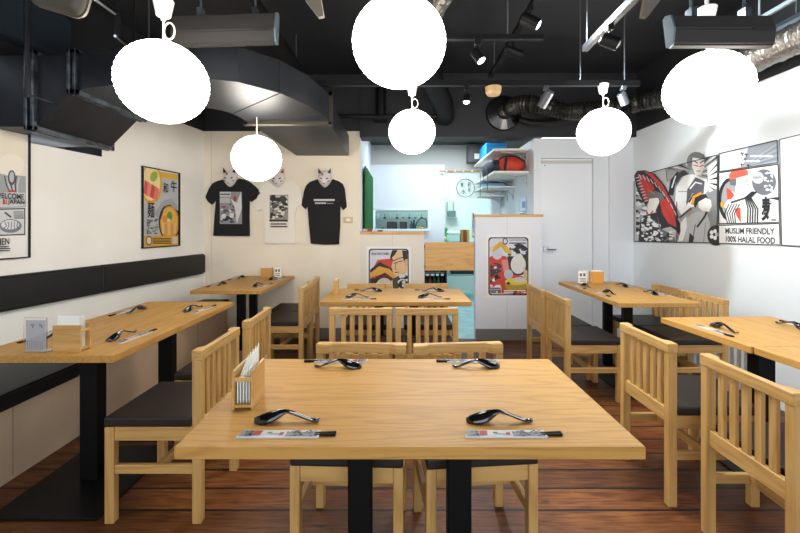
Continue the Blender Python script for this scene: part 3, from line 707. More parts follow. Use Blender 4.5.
t = thing('conduit_pipe', 'thin dark vertical conduit in front of the duct at the far left', 'pipe', (-2.09, 2.25, 1.9)); bm = B(); tube(bm, [(-2.1, 2.27, 2.0), (-2.1, 2.27, CEIL)], .014); obj('tube', bm, DUCT, t)
bm = B(); tube(bm, [(-2.1, 2.27, 2.02), (-2.1, 2.44, 2.02)], .006); obj('bracket', bm, DUCT, t)
t = thing('hanger_frame', 'black hanging steel frame with pale strips above the left lantern', 'frame', (-1.7, 2.5, 2.4))
A_, B_ = pt(97, -3, 1.9), pt(117, 12, 2.2); C_, D_ = pt(117, 34, 2.2), pt(134, 49, 2.7)
bm = B(); tube(bm, [A_, B_], .014, 4); tube(bm, [B_, C_], .02, 4); tube(bm, [C_, D_], .014, 4); tube(bm, [B_, (B_.x, B_.y, CEIL)], .008, 4); tube(bm, [D_, (D_.x, D_.y, CEIL)], .008, 4); obj('frame', bm, BLACK, t)
bm = B(); tube(bm, [A_-Vector((0, .015, .018)), B_-Vector((0, .015, .018))], .008, 4); tube(bm, [C_-Vector((0, .015, .018)), D_-Vector((0, .015, .018))], .008, 4); obj('pale_strip', bm, mat('pale_strip', 'b9c4cc', .3, .5), t)

# ---------------------------------------------------------------- flexible hoses and bars
def hose(bm, pts, r, k=14, n=16, seed=1, amp=.12):
    rnd = random.Random(seed); P = smooth_path(pts, k); rs = [r*(1+amp*(rnd.random()-.5)*2+.08*math.cos(i*PI)) for i in range(len(P))]; tube(bm, P, rs, n)
t = thing('ventilation_hose', 'crinkled foil ventilation hose along the top of the right wall', 'hose', (2.4, 3.2, 2.35))
bm = B(); hose(bm, [(1.13, 4.55, 2.56), (1.27, 4.34, 2.585), (1.45, 4.22, 2.54), (1.65, 4.15, 2.46), (1.85, 4.08, 2.44), (2.08, 4.0, 2.45), (2.28, 3.9, 2.47), (2.42, 3.7, 2.46), (2.46, 3.45, 2.455)], .085, seed=3); obj('black_section', bm, FOILB, t, smooth=False)
bm = B(); hose(bm, [(2.46, 3.46, 2.455), (2.47, 3.1, 2.45), (2.46, 2.7, 2.45), (2.46, 2.2, 2.45), (2.45, 1.5, 2.46), (2.45, .8, 2.46)], .09, k=34, seed=5, amp=.05); obj('foil_section', bm, FOIL, t, smooth=False)
bm = B(); lathe(bm, [(.085, -.03), (.19, 0), (.2, .02), (.12, .02)], (1.14, 4.53, 2.55), 28, (0, 1, 0)); obj('collar', bm, mat('glossy_black_plastic', '101012', .2), t)
bm = B(); tube(bm, smooth_path([(1.3, 4.45, 2.45), (1.45, 4.4, 2.4), (1.75, 4.38, 2.42), (2.1, 4.3, 2.5), (2.3, 4.25, 2.62)], 8), .035, 8); tag(obj('pipe', bm, BLACK), 'thin black pipe curving below the crinkled hose', 'pipe')
bm = B(); hose(bm, [(.29, 1.9, 2.55), (.24, 2.3, 2.62), (.16, 2.75, 2.68), (.1, 3.1, 2.72)], .07, seed=8, k=20); tag(obj('ventilation_hose', bm, FOIL), 'silver foil hose beside the top of the central lantern', 'hose')
bm = B(); tube(bm, smooth_path([(.12, 3.2, 2.72), (.25, 3.7, 2.66), (.42, 4.2, 2.55), (.47, 4.5, 2.50)], 8), .11, 16); tag(obj('ventilation_pipe', bm, BLACK, smooth=True), 'fat black pipe behind the central small lantern cord', 'pipe')
bm = B(); tube(bm, [(-.23, 4.4, 2.45), (-.23, 4.4, CEIL)], .055, 14); box(bm, -.3, -.16, 4.33, 4.47, 2.42, 2.46, .005); tag(obj('downpipe', bm, BLACK), 'black vertical pipe left of the central lanterns at the back', 'pipe')
bm = B(); tube(bm, [(-.7, 4.35, 2.46), (.4, 4.35, 2.46)], .02); tag(obj('water_pipe', bm, BLACK), 'thin black horizontal pipe high before the kitchen', 'pipe')
for z, x, m, lb, s in ((2.60, 2.30, mat('pale_steel', 'a9b8c2', .35, .4), 'pale steel bar running along the ceiling at the right', .012), (2.56, 2.54, mat('blue_grey_bar', '5e6b76', .45, .2), 'blue-grey cable tray above the foil hose at the right', .035)):
    bm = B(); box(bm, x-s, x+s, .5, 2.75, z, z+s*2, .002); box(bm, x-.004, x+.004, 2.6, 2.61, z+s*2, CEIL); box(bm, x-.004, x+.004, 1.2, 1.21, z+s*2, CEIL); tag(obj('cable_tray', bm, m), lb, 'cable tray')

# ---------------------------------------------------------------- posters
def frame_on(plane, uv0, uv1, wd, th, m, back, label, name='framed_poster', z=None):
    (u0, v0), (u1, v1) = uv0, uv1; c = plane.at(((u0+u1)/2, v0), th/2); t = thing(name, label, 'poster', tuple(c))
    def slab(bm, a, b, c_, d, o0, o1):
        P = [plane.at(q, o0) for q in ((a, c_), (b, c_), (b, d), (a, d))]; prism(bm, P, plane.n*(o1-o0))
    bm = B(); slab(bm, u0, u1, v0, v1, .0, .006); obj('backing_board', bm, back, t)
    bm = B(); slab(bm, u0, u1, v0, v0+wd, 0, th); slab(bm, u0, u1, v1-wd, v1, 0, th); slab(bm, u0, u0+wd, v0+wd, v1-wd, 0, th); slab(bm, u1-wd, u1, v0+wd, v1-wd, 0, th); obj('frame', bm, m, t)
    return t
# poster with the ramen bowl beside the corner
z2 = lambda x, y: (135+x/5.62, 160+y/5.61)
a, b = PLf.px(*z2(32, 495)), PLf.px(*z2(243, 483)); c, d = PLf.px(*z2(32, 35)), PLf.px(*z2(243, 70))
uv0 = (a[0], (a[1]+b[1])/2); uv1 = (b[0], (c[1]+d[1])/2)
t = frame_on(PLf, uv0, uv1, .009, .024, BLACK, PAPER, 'black framed colour poster of a ramen bowl on the left wall')
A = Art(PLf, .0062, z2); A.clip = (uv0[0]+.008, uv0[1]+.008, uv1[0]-.008, uv1[1]-.008)
A.poly([(42, 45), (238, 82), (238, 478), (42, 488)], 'b9bcc0'); A.poly([(42, 45), (238, 82), (238, 112), (42, 85)], 'dfae3a'); A.ell(88, 135, 62, 112, 'd9a53c'); A.ell(86, 130, 52, 98, 'f0d9a0')
for i in range(4): A.poly([(50+i*20, 110+i*12), (72+i*20, 128+i*12), (66+i*18, 205+i*9), (44+i*18, 185+i*9)], ('d2564c', 'e58a7c', 'c94c46', 'e0796d')[i])
A.ell(102, 92, 20, 30, '9fb24a', rot=.3); A.ell(190, 350, 62, 105, '23252a'); A.ell(190, 352, 54, 95, 'cf9440'); A.ell(188, 345, 46, 80, 'e2b055'); A.ell(190, 315, 15, 26, '5d9136'); A.ell(165, 330, 16, 20, 'd98c3a')
A.ell(185, 338, 9, 10, 'e8c7b8')
for i in range(5): A.ell(152+i*17, 385, 8, 32, ('e6b978', 'd59a55')[i % 2])
A.line([(140, 255), (150, 290), (138, 330)], 6, '3a3d44'); A.poly([(150, 230), (200, 215), (235, 262), (235, 285), (190, 250), (150, 262), (120, 330), (105, 300)], 'a2a6ad')
A.poly([(42, 425), (238, 425), (238, 478), (42, 488)], 'd6a63a'); A.dashes(92, 440, 195, 4, 9, 5, '3c3420', 4); A.ell(68, 452, 17, 26, '2d2b28'); A.ell(68, 452, 13, 20, 'd8d2c4'); A.rect(200, 430, 228, 470, 'cfc9bb')
A.splatter(55, 330, 120, 415, 26, 9, ['6d7077', '54575e', '8f9298'], 9)
A.done('print', t)
for s_, q, h, f in (('和', (150, 185), .10, .07), ('牛', (192, 178), .115, .09), ('麺', (62, 325), .15, .085)): lettering('lettering', PLf, s_, q, h, '14151a', t, .0165, bold=.01, tf=z2, fit=f)
# left poster cut by the photo's edge
a, b = PLf.px(28.5, 257.5), PLf.px(31, 135.5); t = frame_on(PLf, (a[0]-.60, 1.07), (a[0], 1.893), .008, .018, BLACK, PAPER, 'black and white WELCOME TO JAPAN poster at the left edge')
z1 = lambda x, y: (x/5.5, 165+y/5.495)
A = Art(PLf, .0062, z1); A.clip = (a[0]-.59, 1.08, a[0]-.022, 1.87)
A.poly([(-60, -250), (142, -130), (142, 75), (-60, 60)], 'e9dfcb'); A.poly([(-60, 40), (10, 50), (140, 62), (140, 232), (-60, 240)], '9fa2a6')
A.ell(55, 0, 75, 60, 'efe6d6'); 
for i in range(6): A.line([(20+i*16, 62+8*(i % 2)), (30+i*12, 110), (50+i*8, 150)], 6, ('33353a', 'cfd1d4')[i % 2])
A.ell(58, 70, 22, 42, '4c4f55'); A.ell(58, 66, 13, 30, 'b9bcc1'); A.poly([(30, 150), (48, 135), (58, 142), (75, 138), (90, 152)], 'c8452f')
A.poly([(-60, 148), (132, 152), (132, 228), (-60, 232)], 'c9cbce'); A.rect(8, 188, 32, 216, 'c8452f')
A.poly([(-60, 240), (132, 236), (132, 385), (-60, 392)], '3a3c40'); A.poly([(-60, 248), (126, 243), (126, 378), (-60, 385)], 'd3d5d7'); A.ell(50, 335, 62, 38, '7b7e84'); A.ell(48, 328, 50, 26, 'dcdde0')
for i in range(5): A.line([(18+i*18, 312), (28+i*14, 335), (12+i*20, 350)], 4, '4a4c52')
A.line([(20, 262), (50, 285)], 10, '45474c'); A.dashes(66, 258, 118, 4, 11, 5, '5a5c62', 6)
A.dashes(-40, 447, 38, 3, 12, 6, '4a4c50', 3)
A.done('print', t)
lettering('lettering', PLf, 'WELCOME', (119, 191), .036, '17181c', t, .0165, bold=.02, tf=z1, fit=.17, right=True)
lettering('lettering', PLf, 'JAPAN', (122, 224), .037, '17181c', t, .0165, bold=.02, tf=z1, fit=.1, right=True)
lettering('lettering', PLf, 'TO', (12, 212), .026, 'f2eee6', t, .0165, bold=.01, tf=z1, fit=.028)
lettering('lettering', PLf, 'RAMEN', (39, 437), .042, '17181c', t, .0165, bold=.012, tf=z1, fit=.12, right=True)
# posters on the low walls
def low_poster(plane, x0, x1, y0, y1, label, kind):
    a = plane.px(x0, y1); b = plane.px(x1, y0); c = plane.at(((a[0]+b[0])/2, a[1]), .003); t = thing('wall_poster', label, 'poster', tuple(c))
    bm = B(); P = [plane.at(q, 0.0015) for q in ((a[0], a[1]), (b[0], a[1]), (b[0], b[1]), (a[0], b[1]))]; prism(bm, P, plane.n*.004); obj('paper', bm, PAPER, t)
    w_, h_ = x1-x0, y1-y0
    tf = lambda x, y: (x0+x/100*w_, y0+y/140*h_)
    A = Art(plane, .0056, tf)
    def rr(m_, c):
        k = 7; pts = []
        for cx_, cy_, a0 in ((m_+k, m_+k, PI), (100-m_-k, m_+k, 1.5*PI), (100-m_-k, 140-m_-k, 0), (m_+k, 140-m_-k, .5*PI)):
            for j in range(5): pts.append((cx_+k*math.cos(a0+j*PI/8), cy_+k*math.sin(a0+j*PI/8)))
        A.poly(pts, c)
    rr(5, '1a1b1f'); rr(7.5, 'd5d6e0')
    k1 = w_*.0765/(x1-x0)*(b[0]-a[0])
    A.clip = (a[0]+k1, a[1]+k1, b[0]-k1, b[1]-k1)
    return t, A, tf
PH = Plane((0, 4.55, 0), (1, 0, 0), (0, -1, 0))
t, A, tf = low_poster(PB, 366.5, 411, 246.5, 309, 'poster of a big stern face and orange fan shapes behind the middle table', 0)
A.poly([(8, 130), (8, 60), (25, 30), (60, 26), (66, 50), (55, 75), (30, 100), (25, 131)], 'c9402f'); A.poly([(8, 52), (30, 34), (58, 50), (60, 62), (35, 54), (9, 66)], '26241f')
A.poly([(8, 60), (28, 44), (52, 50), (66, 66), (60, 72), (40, 60), (9, 70)], 'dca23a'); A.poly([(20, 68), (42, 58), (60, 72), (50, 84), (26, 80)], '5a1b20'); A.poly([(8, 72), (30, 70), (30, 95), (14, 128), (8, 128)], '2c2c28'); A.poly([(8, 85), (20, 84), (12, 112), (8, 112)], 'd9762d')
A.ell(40, 98, 22, 28, 'd8cfc2'); A.poly([(55, 10), (88, 9), (92, 45), (90, 58), (78, 72), (68, 70), (60, 60), (56, 45), (60, 30)], 'dcb98b')
A.poly([(58, 8), (70, 8), (64, 18), (58, 24), (55, 35), (53, 22)], '16161a'); A.poly([(80, 8), (94, 10), (94, 30), (86, 40), (82, 25)], '24242a'); A.ell(90, 36, 5, 8, 'd2ab7c')
A.line([(60, 32), (70, 28)], 2, '2b221b'); A.line([(72, 27), (82, 24)], 2, '2b221b'); A.line([(62, 37), (70, 36)], 1.8, '1d1814'); A.line([(72, 34), (81, 32)], 1.8, '1d1814'); A.line([(66, 38), (64, 50), (68, 51)], 1.3, '6b4a31'); A.line([(64, 58), (72, 57)], 2, '8c2f25')
A.poly([(58, 72), (80, 62), (94, 66), (94, 134), (52, 134), (60, 100)], '4e4a38'); A.splatter(70, 62, 93, 134, 46, 6, ['e2e2e4', '2a2a2e', 'd9d9de', '16161a'], 5)
A.splatter(9, 108, 40, 133, 24, 5, ['c9402f', '2a2a2e', 'dcb98b', 'd9762d'], 8); A.done('print', t)
lettering('lettering', PB, 'HALAL WAGYU RAMEN', (11, 19), .032, '15151a', t, .0135, bold=.008, tf=tf, fit=.2)
t, A, tf = low_poster(PH, 486, 530.5, 235, 297.5, 'poster of a figure in red robe with noodle bowl, left of the white door', 1)
A.poly([(7.5, 140-12), (7.5, 50), (20, 42), (45, 48), (55, 70), (70, 90), (92, 95), (92, 132), (60, 132)], 'cc3f2e'); A.ell(25, 38, 13, 17, 'c9c9d6'); A.poly([(12, 30), (32, 14), (50, 28), (44, 40), (34, 26), (16, 38)], 'd6a93c'); A.poly([(8, 28), (18, 24), (16, 34), (8, 38)], 'e2c2a4')
A.ell(73, 55, 26, 36, '2b2a2e'); A.splatter(45, 22, 93, 50, 18, 6, ['2b2a2e', 'd5d6e0'], 12); A.ell(72, 66, 17, 21, 'dedbd8'); A.poly([(40, 24), (56, 34), (58, 44), (46, 40)], 'd9b54a')
A.splatter(9, 62, 34, 118, 42, 6, ['e4e4ea', '1c1c22', '3a3a42', 'cc3f2e'], 3); A.poly([(34, 56), (48, 54), (52, 78), (40, 84)], 'd98a80'); A.ell(50, 88, 10, 11, 'b9bcc6'); A.ell(68, 112, 26, 14, 'a8932f'); A.ell(68, 104, 26, 8, 'e0c23f'); A.ell(75, 100, 14, 6, 'c9c9c4'); A.ell(50, 108, 4, 3, '1c1c22'); A.poly([(84, 70), (93, 84), (93, 100), (84, 96)], 'dcb28c')
A.rect(9, 116, 34, 131, 'cfcfd6'); A.dashes(10, 119, 32, 2, 4, 2.4, '26262c', 2); A.dashes(10, 127, 22, 1, 4, 3, '26262c', 3); A.rect(26, 124, 33, 130, 'cc3f2e'); A.dashes(40, 124, 90, 2, 4, 2.4, 'e6e2da', 7); A.splatter(60, 124, 92, 133, 12, 4, ['cc3f2e', '1c1c22'], 4)
A.ell(42, 14, 6, 8, '2a2b38', 8); A.ell(42, 14, 4, 5.5, 'd5d6e0', 8); A.dashes(52, 18, 90, 1, 5, 2.6, '4a4b58', 5); A.done('print', t)
lettering('lettering', PH, 'HALAL WAGYU RAMEN', (51, 13), .018, '2a2b38', t, .0135, bold=.006, tf=tf, fit=.20)

# ---------------------------------------------------------------- mural on the right wall
t = thing('wall_mural', 'long comic style mural with red umbrella and noodle figures on the right wall', 'mural', tuple(PR.at(PR.px(700, 245), .0)))
z3 = lambda x, y: (625+x/4.85, 140+y/4.845); z4 = lambda x, y: (715+x/4.447, 130+y/4.442)
K, G1, G2, G3, WT, RD = '26272c', '6f7278', 'a3a5a9', 'c7c8cb', 'eceded', 'c9392f'
A = Art(PR, .001, z3); A.step = .00008
A.poly([(50, 200), (150, 152), (205, 137), (255, 496), (50, 491)], G3)
A.splatter(54, 230, 110, 488, 60, 13, [K, WT, K, G2], 2)
A.poly([(205, 135), (455, 72), (452, 495), (258, 495)], G2)
for i in range(15):                                              # bursting rays
    a0 = -2.9+i*.21; A.poly([(355, 190), (355+300*math.cos(a0), 190+170*math.sin(a0)), (355+300*math.cos(a0+.08), 190+170*math.sin(a0+.08))] if False else [(340+26*math.cos(a0), 170+26*math.sin(a0)), (min(max(340+170*math.cos(a0), 210), 452), max(170+130*math.sin(a0), 136-.255*(min(max(340+170*math.cos(a0), 210), 452)-205)+2)), (min(max(340+170*math.cos(a0+.1), 210), 452), max(170+130*math.sin(a0+.1), 136-.255*(min(max(340+170*math.cos(a0+.1), 210), 452)-205)+2))], (K, WT)[i % 2])
A.poly([(400, 130), (452, 95), (452, 260), (410, 250)], WT)
for i in range(5): A.poly([(405, 165+i*14), (452, 110+i*34), (452, 122+i*34)], K)
# big figure
A.poly([(250, 230), (290, 170), (330, 165), (400, 190), (410, 240), (330, 330), (280, 370), (245, 310)], WT); A.line([(262, 165), (236, 200), (225, 260)], 26, K); A.line([(248, 175), (230, 230)], 6, WT); A.poly([(256, 160), (290, 145), (315, 165), (275, 180), (250, 220)], '3b3d42')
A.ell(345, 105, 42, 48, '84878c'); A.ell(355, 100, 36, 42, G1); A.poly([(330, 85), (385, 85), (388, 130), (372, 172), (345, 172), (328, 130)], 'e4e1de'); A.line([(335, 100), (355, 112)], 5, K); A.line([(368, 112), (384, 100)], 5, K); A.line([(338, 122), (358, 126)], 5, RD); A.line([(366, 128), (384, 122)], 5, RD); A.line([(350, 150), (368, 150)], 4, G1)
A.poly([(318, 75), (345, 62), (385, 68), (395, 95), (330, 85)], G1)
A.line([(262, 250), (330, 250), (300, 300)], 3, G1); A.poly([(305, 240), (345, 180), (390, 200), (385, 260), (330, 260), (300, 320)], '5b5e64'); A.line([(320, 235), (345, 205), (375, 212)], 7, WT); A.line([(315, 300), (335, 265), (370, 262)], 8, K)
# seated figure with the orange comb
A.poly([(380, 270), (452, 235), (452, 495), (400, 495)], '8b8e93'); A.poly([(330, 300), (345, 265), (395, 262), (412, 290), (400, 300), (360, 300), (345, 330)], K)
A.poly([(360, 300), (395, 280), (420, 290), (425, 320), (412, 348), (380, 345), (360, 325)], 'efe9e2'); A.line([(330, 310), (338, 275), (372, 258)], 13, 'e09a2e'); A.line([(312, 368), (332, 325)], 4, 'd9822c'); A.line([(270, 375), (325, 330)], 9, '3f4248')
A.poly([(300, 380), (350, 345), (400, 350), (415, 400), (420, 496), (290, 496)], 'b9bbbf'); A.line([(355, 420), (390, 372), (400, 350)], 10, K); A.line([(345, 410), (330, 495)], 4, K); A.line([(395, 400), (385, 495)], 3, G1); A.poly([(275, 400), (300, 370), (305, 420), (285, 490), (262, 492)], WT)
A.poly([(318, 450), (340, 470), (335, 495), (312, 495)], K); A.ell(445, 462, 42, 50, K); 
for i in range(5): A.ell(437+15*math.cos(i*1.257), 458+17*math.sin(i*1.257), 9, 10, WT)
# umbrella
A.poly([(48, 172), (62, 150), (100, 146), (150, 165), (200, 225), (245, 310), (270, 390), (274, 440), (268, 464), (255, 440), (225, 420), (180, 430), (150, 330), (120, 300), (105, 320), (75, 270), (55, 220)], K)
A.poly([(64, 165), (100, 175), (150, 235), (128, 255), (115, 300), (98, 290), (75, 220)], RD); A.poly([(168, 265), (205, 290), (240, 350), (258, 425), (215, 405), (185, 355)], RD); A.poly([(95, 150), (130, 158), (185, 215), (235, 315), (262, 395), (225, 320), (180, 240), (135, 185)], RD)
for i in range(11):
    q = i/10; x = 72+190*q; y = 168+210*q**1.25+30*math.sin(q*PI)*-1; A.line([(x, y), (x+12, y+22)], 4.5, G3)
for i in range(9): A.line([(56+i*5.5, 185+i*14), (72+i*5.5, 180+i*14)], 4.5, G3)
A.line([(100, 180), (150, 260)], 2, '8f2a24'); A.line([(120, 185), (155, 245)], 2, '8f2a24'); A.line([(185, 300), (245, 400)], 2, '8f2a24')
# small figure under the umbrella
A.poly([(125, 270), (165, 268), (172, 300), (150, 350), (130, 365), (110, 350)], 'efebe6'); A.poly([(112, 255), (150, 245), (190, 260), (195, 295), (160, 280), (120, 285)], G1); A.line([(115, 240), (150, 262)], 4, 'c98a3c'); A.line([(108, 345), (122, 368), (140, 345)], 7, RD)
A.poly([(80, 380), (120, 360), (160, 350), (185, 400), (190, 494), (70, 492)], K); A.splatter(84, 365, 180, 490, 44, 9, [WT, G3, WT], 11); A.poly([(160, 360), (180, 430), (240, 460), (255, 495), (185, 494)], G1); A.splatter(178, 440, 250, 494, 14, 9, [WT, K], 6)
A.line([(50, 200), (50, 491), (255, 496)], 4, K); A.line([(120, 160), (455, 72)], 4, K); A.line([(258, 300), (258, 496), (455, 498)], 4, K); A.line([(455, 72), (455, 498)], 4, K); A.line([(205, 137), (212, 200)], 3, K)
A.done('left_artwork', t)
A = Art(PR, .001, z4); A.step = .00008
A.poly([(22, 105), (282, 45), (284, 145), (22, 185)], '9aa2ad'); A.poly([(22, 105), (150, 76), (120, 172), (22, 185)], 'dfe1e4')
for i in range(7): A.line([(110, 170), (280, 60+i*13)], 2.5, ('c3c9d2', '7d8694')[i % 2])
A.dashes(40, 126, 110, 3, 19, 5, 'c3c6cb', 2); A.dashes(160, 116, 262, 1, 19, 9, 'f0f1f2', 8); A.dashes(130, 138, 205, 1, 19, 8, 'f0f1f2', 9)
for (x, y) in ((122, 105), (140, 110), (135, 130), (120, 155), (150, 158)): A.line([(x, y-6), (x+3, y+8)], 4, K); A.line([(x-5, y), (x+10, y-2)], 3, K)
A.poly([(22, 190), (286, 152), (292, 410), (22, 416)], WT)
A.ell(222, 232, 54, 58, '6b6f77'); A.ell(195, 212, 26, 27, 'c6c9ce'); A.splatter(222, 185, 262, 275, 22, 7, ['e9eaec', 'd5d7da'], 4)
A.ell(72, 310, 54, 98, K); A.ell(76, 310, 44, 84, G2); A.poly([(60, 260), (95, 280), (150, 270), (165, 300), (200, 370), (205, 412), (50, 412), (60, 330)], WT)
A.poly([(80, 180), (115, 166), (150, 180), (152, 200), (120, 215), (70, 222), (66, 200)], 'e0604c'); A.poly([(95, 215), (150, 200), (162, 225), (158, 255), (130, 285), (95, 275)], 'f2ede8'); A.poly([(68, 222), (100, 215), (98, 248), (72, 245)], '6b6f77'); A.line([(135, 228), (152, 224)], 3, K); A.line([(140, 245), (155, 243)], 3, RD)
A.poly([(55, 255), (78, 270), (90, 290), (60, 330)], 'd8523f'); A.poly([(92, 350), (118, 345), (120, 412), (100, 380)], 'd8523f'); A.poly([(40, 340), (60, 310), (110, 300), (160, 292), (120, 318), (60, 350)], 'f2ede8'); A.line([(78, 322), (140, 302)], 9, '3b3d42'); A.ell(38, 330, 9, 15, 'd9a13a')
for i in range(5): A.line([(60+i*9, 412), (48+i*11, 370), (66+i*12, 330)], 4.5, K)
for i in range(5): A.line([(150+i*11, 412), (152+i*11, 350), (140+i*6, 300), (170+i*5, 275)], 6, K)
A.poly([(22, 424), (292, 416), (296, 508), (22, 502)], WT)
for q in ([(22, 105), (282, 45), (284, 145), (22, 185), (22, 105)], [(22, 190), (286, 152), (292, 410), (22, 416), (22, 190)], [(22, 424), (292, 416), (296, 510), (22, 503), (22, 424)]): A.line(q, 3.6, K)
# the wide pale panel that runs on towards the camera
A.poly([(294, 42), (480, -2), (480, 521), (303, 512)], 'e7e9ec'); A.line([(294, 42), (303, 512)], 4, K)
A.line([(294, 42), (480, -2)], 4, K); A.line([(303, 512), (480, 521)], 4, K)
A.done('right_artwork', t)
lettering('lettering', PR, 'MUSLIM FRIENDLY', (52, 460), .046, K, t, A.off+.0004, bold=.026, tf=z4, fit=.435)
lettering('lettering', PR, '100% HALAL FOOD', (54, 496), .046, K, t, A.off+.0004, bold=.026, tf=z4, fit=.435)
lettering('lettering', PR, '麺', (212, 404), .175, K, t, A.off+.0004, bold=.03, tf=z4, fit=.135)
lettering('lettering', PR, 'HALAL', (176, 218), .02, '8d9197', t, A.off+.0004, bold=.012, tf=z4, fit=.07)

# ---------------------------------------------------------------- T-shirts and fox masks
def shirt(label, sc, outline, m, prints):
    P = [PB.at(PB.px(*q), .0) for q in outline]; cx = sum(p.x for p in P)/len(P)
    t = thing('t_shirt', label, 'T-shirt', (cx, 4.58, min(p.z for p in P)), 'T-shirts hung on the back wall')
    bm = B(); prism(bm, [PB.at(PB.px(*q), .004) for q in outline], PB.n*.026); bmesh.ops.bevel(bm, geom=bm.edges[:], offset=.004, segments=2, affect='EDGES', clamp_overlap=True)
    obj('shirt_body', bm, m, t)
    A = Art(PB, .0305); prints(A); A.done('print', t); return t
BT = mat('black_cotton', '131316', .85, bump=.5, bscale=9); WT_ = mat('white_cotton', 'e9e3d8', .85, bump=.5, bscale=9)
def p1(A):
    A.rect(221, 192, 243, 224, '8f9195'); A.poly([(221, 192), (232, 192), (232, 197), (221, 197)], 'c9c9cc'); A.rect(221, 198, 231, 203, 'bdbdc0'); A.splatter(222, 204, 238, 223, 34, 1.8, ['2a2a2e', 'd8d8da', '55565a', '2a2a2e'], 3)
    A.poly([(232, 199), (238, 203), (242, 192), (243, 208), (238, 224), (236, 208)], 'd6d6d8'); A.ell(236, 199, 1.4, 3, 'b23a34'); A.ell(225, 207, 2.4, 1, 'a9433c'); A.ell(225, 216, 2.4, 2.4, 'd8d8da'); A.ell(236, 215, .9, 2, 'a9433c'); A.dashes(222, 194.5, 231, 1, 3, 1.2, '3a3a3e', 1)
def p2(A):
    A.rect(270.5, 195, 289, 228, '8f8c86'); A.splatter(271, 196, 288.5, 219, 80, 2.0, ['26241f', 'dad4c8', '4c4943', '26241f'], 7); A.ell(274, 197.5, 2.6, 2.4, '1f1d1a'); A.ell(284, 199.5, 3.6, 3.2, '3a3833'); A.rect(270.5, 219, 289, 228, 'dad4c8'); A.dashes(271, 220.5, 288.5, 1, 3, 2.2, '26241f', 2); A.dashes(272, 224, 288, 2, 2.6, 1.2, '26241f', 3)
def p3(A):
    A.dashes(315, 200.2, 334.5, 1, 3, 1.9, 'c9c9c6', 6); A.dashes(316, 203.3, 327, 1, 3, 1.5, 'b9b9b6', 3); A.dashes(328, 203.6, 334, 1, 3, .8, '8f8f8c', 3)
shirt('black T-shirt with grey comic print, leftmost on the back wall', 1, [(224.5, 179.6), (228, 182.6), (232, 183.6), (236, 182.6), (239.5, 178.6), (246, 180), (251, 182.5), (256.5, 187), (262, 193.2), (257.5, 198), (251.5, 202.3), (250.2, 200), (250, 216), (250.3, 236.2), (232, 236), (214.2, 235.8), (215.5, 216), (217, 200), (213, 204.8), (209, 202), (206.3, 197.3), (210, 188.5), (213.5, 183.5), (218, 181.3)], BT, p1)
shirt('white T-shirt with dark comic print between the two black shirts', 1, [(268, 180), (274, 185), (284, 185), (289, 180), (296, 182), (301, 188), (302.5, 205), (297.5, 207), (295.5, 215), (295.5, 243.5), (265.5, 243.5), (265.5, 215), (263, 209), (258.5, 211), (256, 207), (259, 192), (263, 183)], WT_, p2)
shirt('plain black T-shirt with two small white text lines, rightmost on the back wall', 1, [(318, 179.3), (321, 182.5), (325.5, 184), (330, 182.5), (333, 179.3), (339, 181.3), (343, 184), (345, 189), (347, 207), (343.5, 210.3), (340.6, 206), (340.4, 226), (339.3, 244.2), (325, 244.6), (311.2, 243.6), (309.5, 226), (308, 206), (306, 209.6), (302, 205.4), (304.5, 191), (306.6, 185.6), (310.5, 182)], BT, p3)
def mask(label, x, y, ear, side=0):
    c = PB.at(PB.px(x, y), 0); cx, cz = c.x, c.z; fy = 4.555
    t = thing('fox_mask', label, 'mask', (cx, 4.58, cz-.10), 'white fox masks over the T-shirts')
    bm = B(); r = bmesh.ops.create_uvsphere(bm, u_segments=20, v_segments=14, radius=1)
    for v in bm.verts:
        X, Y, Z = v.co; tp = 1-.38*max(0, -Z)**1.3; v.co = Vector((cx+X*.078*tp, fy+Y*.05-(.022*math.exp(-((Z+.35)**2)/.12-(X**2)/.1) if Y < 0 else 0), cz-.01+Z*.094))
    obj('face', bm, mat('white_mask_lacquer', 'd7d3d2', .35), t, smooth=True)
    for s in (-1, 1):
        bm = B(); b0 = Vector((cx+s*.048, fy, cz+.052)); prism(bm, [b0+Vector((-.032, 0, -.01)), b0+Vector((.03, 0, -.012)), b0+Vector((s*.026, 0, .068))], (0, -.02, 0)); e = obj('ear', bm, mat('white_mask_lacquer'), t)
        bm = B(); prism(bm, [b0+Vector((-.023, -.021, 0)), b0+Vector((.022, -.021, 0)), b0+Vector((s*.021, -.021, .056))], (0, -.002, 0)); obj('inner_ear', bm, mat('ear_'+ear, ear, .5), e)
    def mark(u, v, w_, h, rot, m):
        bm = B(); bmesh.ops.create_uvsphere(bm, u_segments=10, v_segments=6, radius=1)
        # sit on the face surface
        X = u/.078; Z = v/.094; Y = -math.sqrt(max(.05, 1-X*X-Z*Z)); yy = fy+Y*.05-.022*math.exp(-((Z+.35)**2)/.12-(X**2)/.1)
        ca, sa = math.cos(rot), math.sin(rot)
        for q in bm.verts: a, b, d = q.co; q.co = Vector((cx+u+(a*w_*ca-d*h*sa), yy+b*.004, cz-.01+v+(a*w_*sa+d*h*ca)))
        return bm
    for s in (-1, 1):
        obj('eye', mark(s*.03, .0, .021, .007, -s*.35*-1, 0), mat('ink_26272c', '26272c', .5), t)
        obj('cheek_stroke', mark(s*.045, -.028, .016, .006, s*.6, 0), mat('mask_red', 'b3404a', .5), t)
    obj('forehead_mark', mark(-.02, .045, .013, .02, .3, 0), mat('mask_red', 'b3404a', .5), t); obj('nose', mark(0, -.055, .009, .005, 0, 0), mat('ink_26272c'), t)
mask('white fox mask with dark ears above the left black T-shirt', 231.5, 178, '1f1e22')
mask('white fox mask with red ears above the white T-shirt', 279, 178.5, 'b5323a')
mask('white fox mask with dark ears above the right black T-shirt', 325.5, 178.5, '1f1e22')
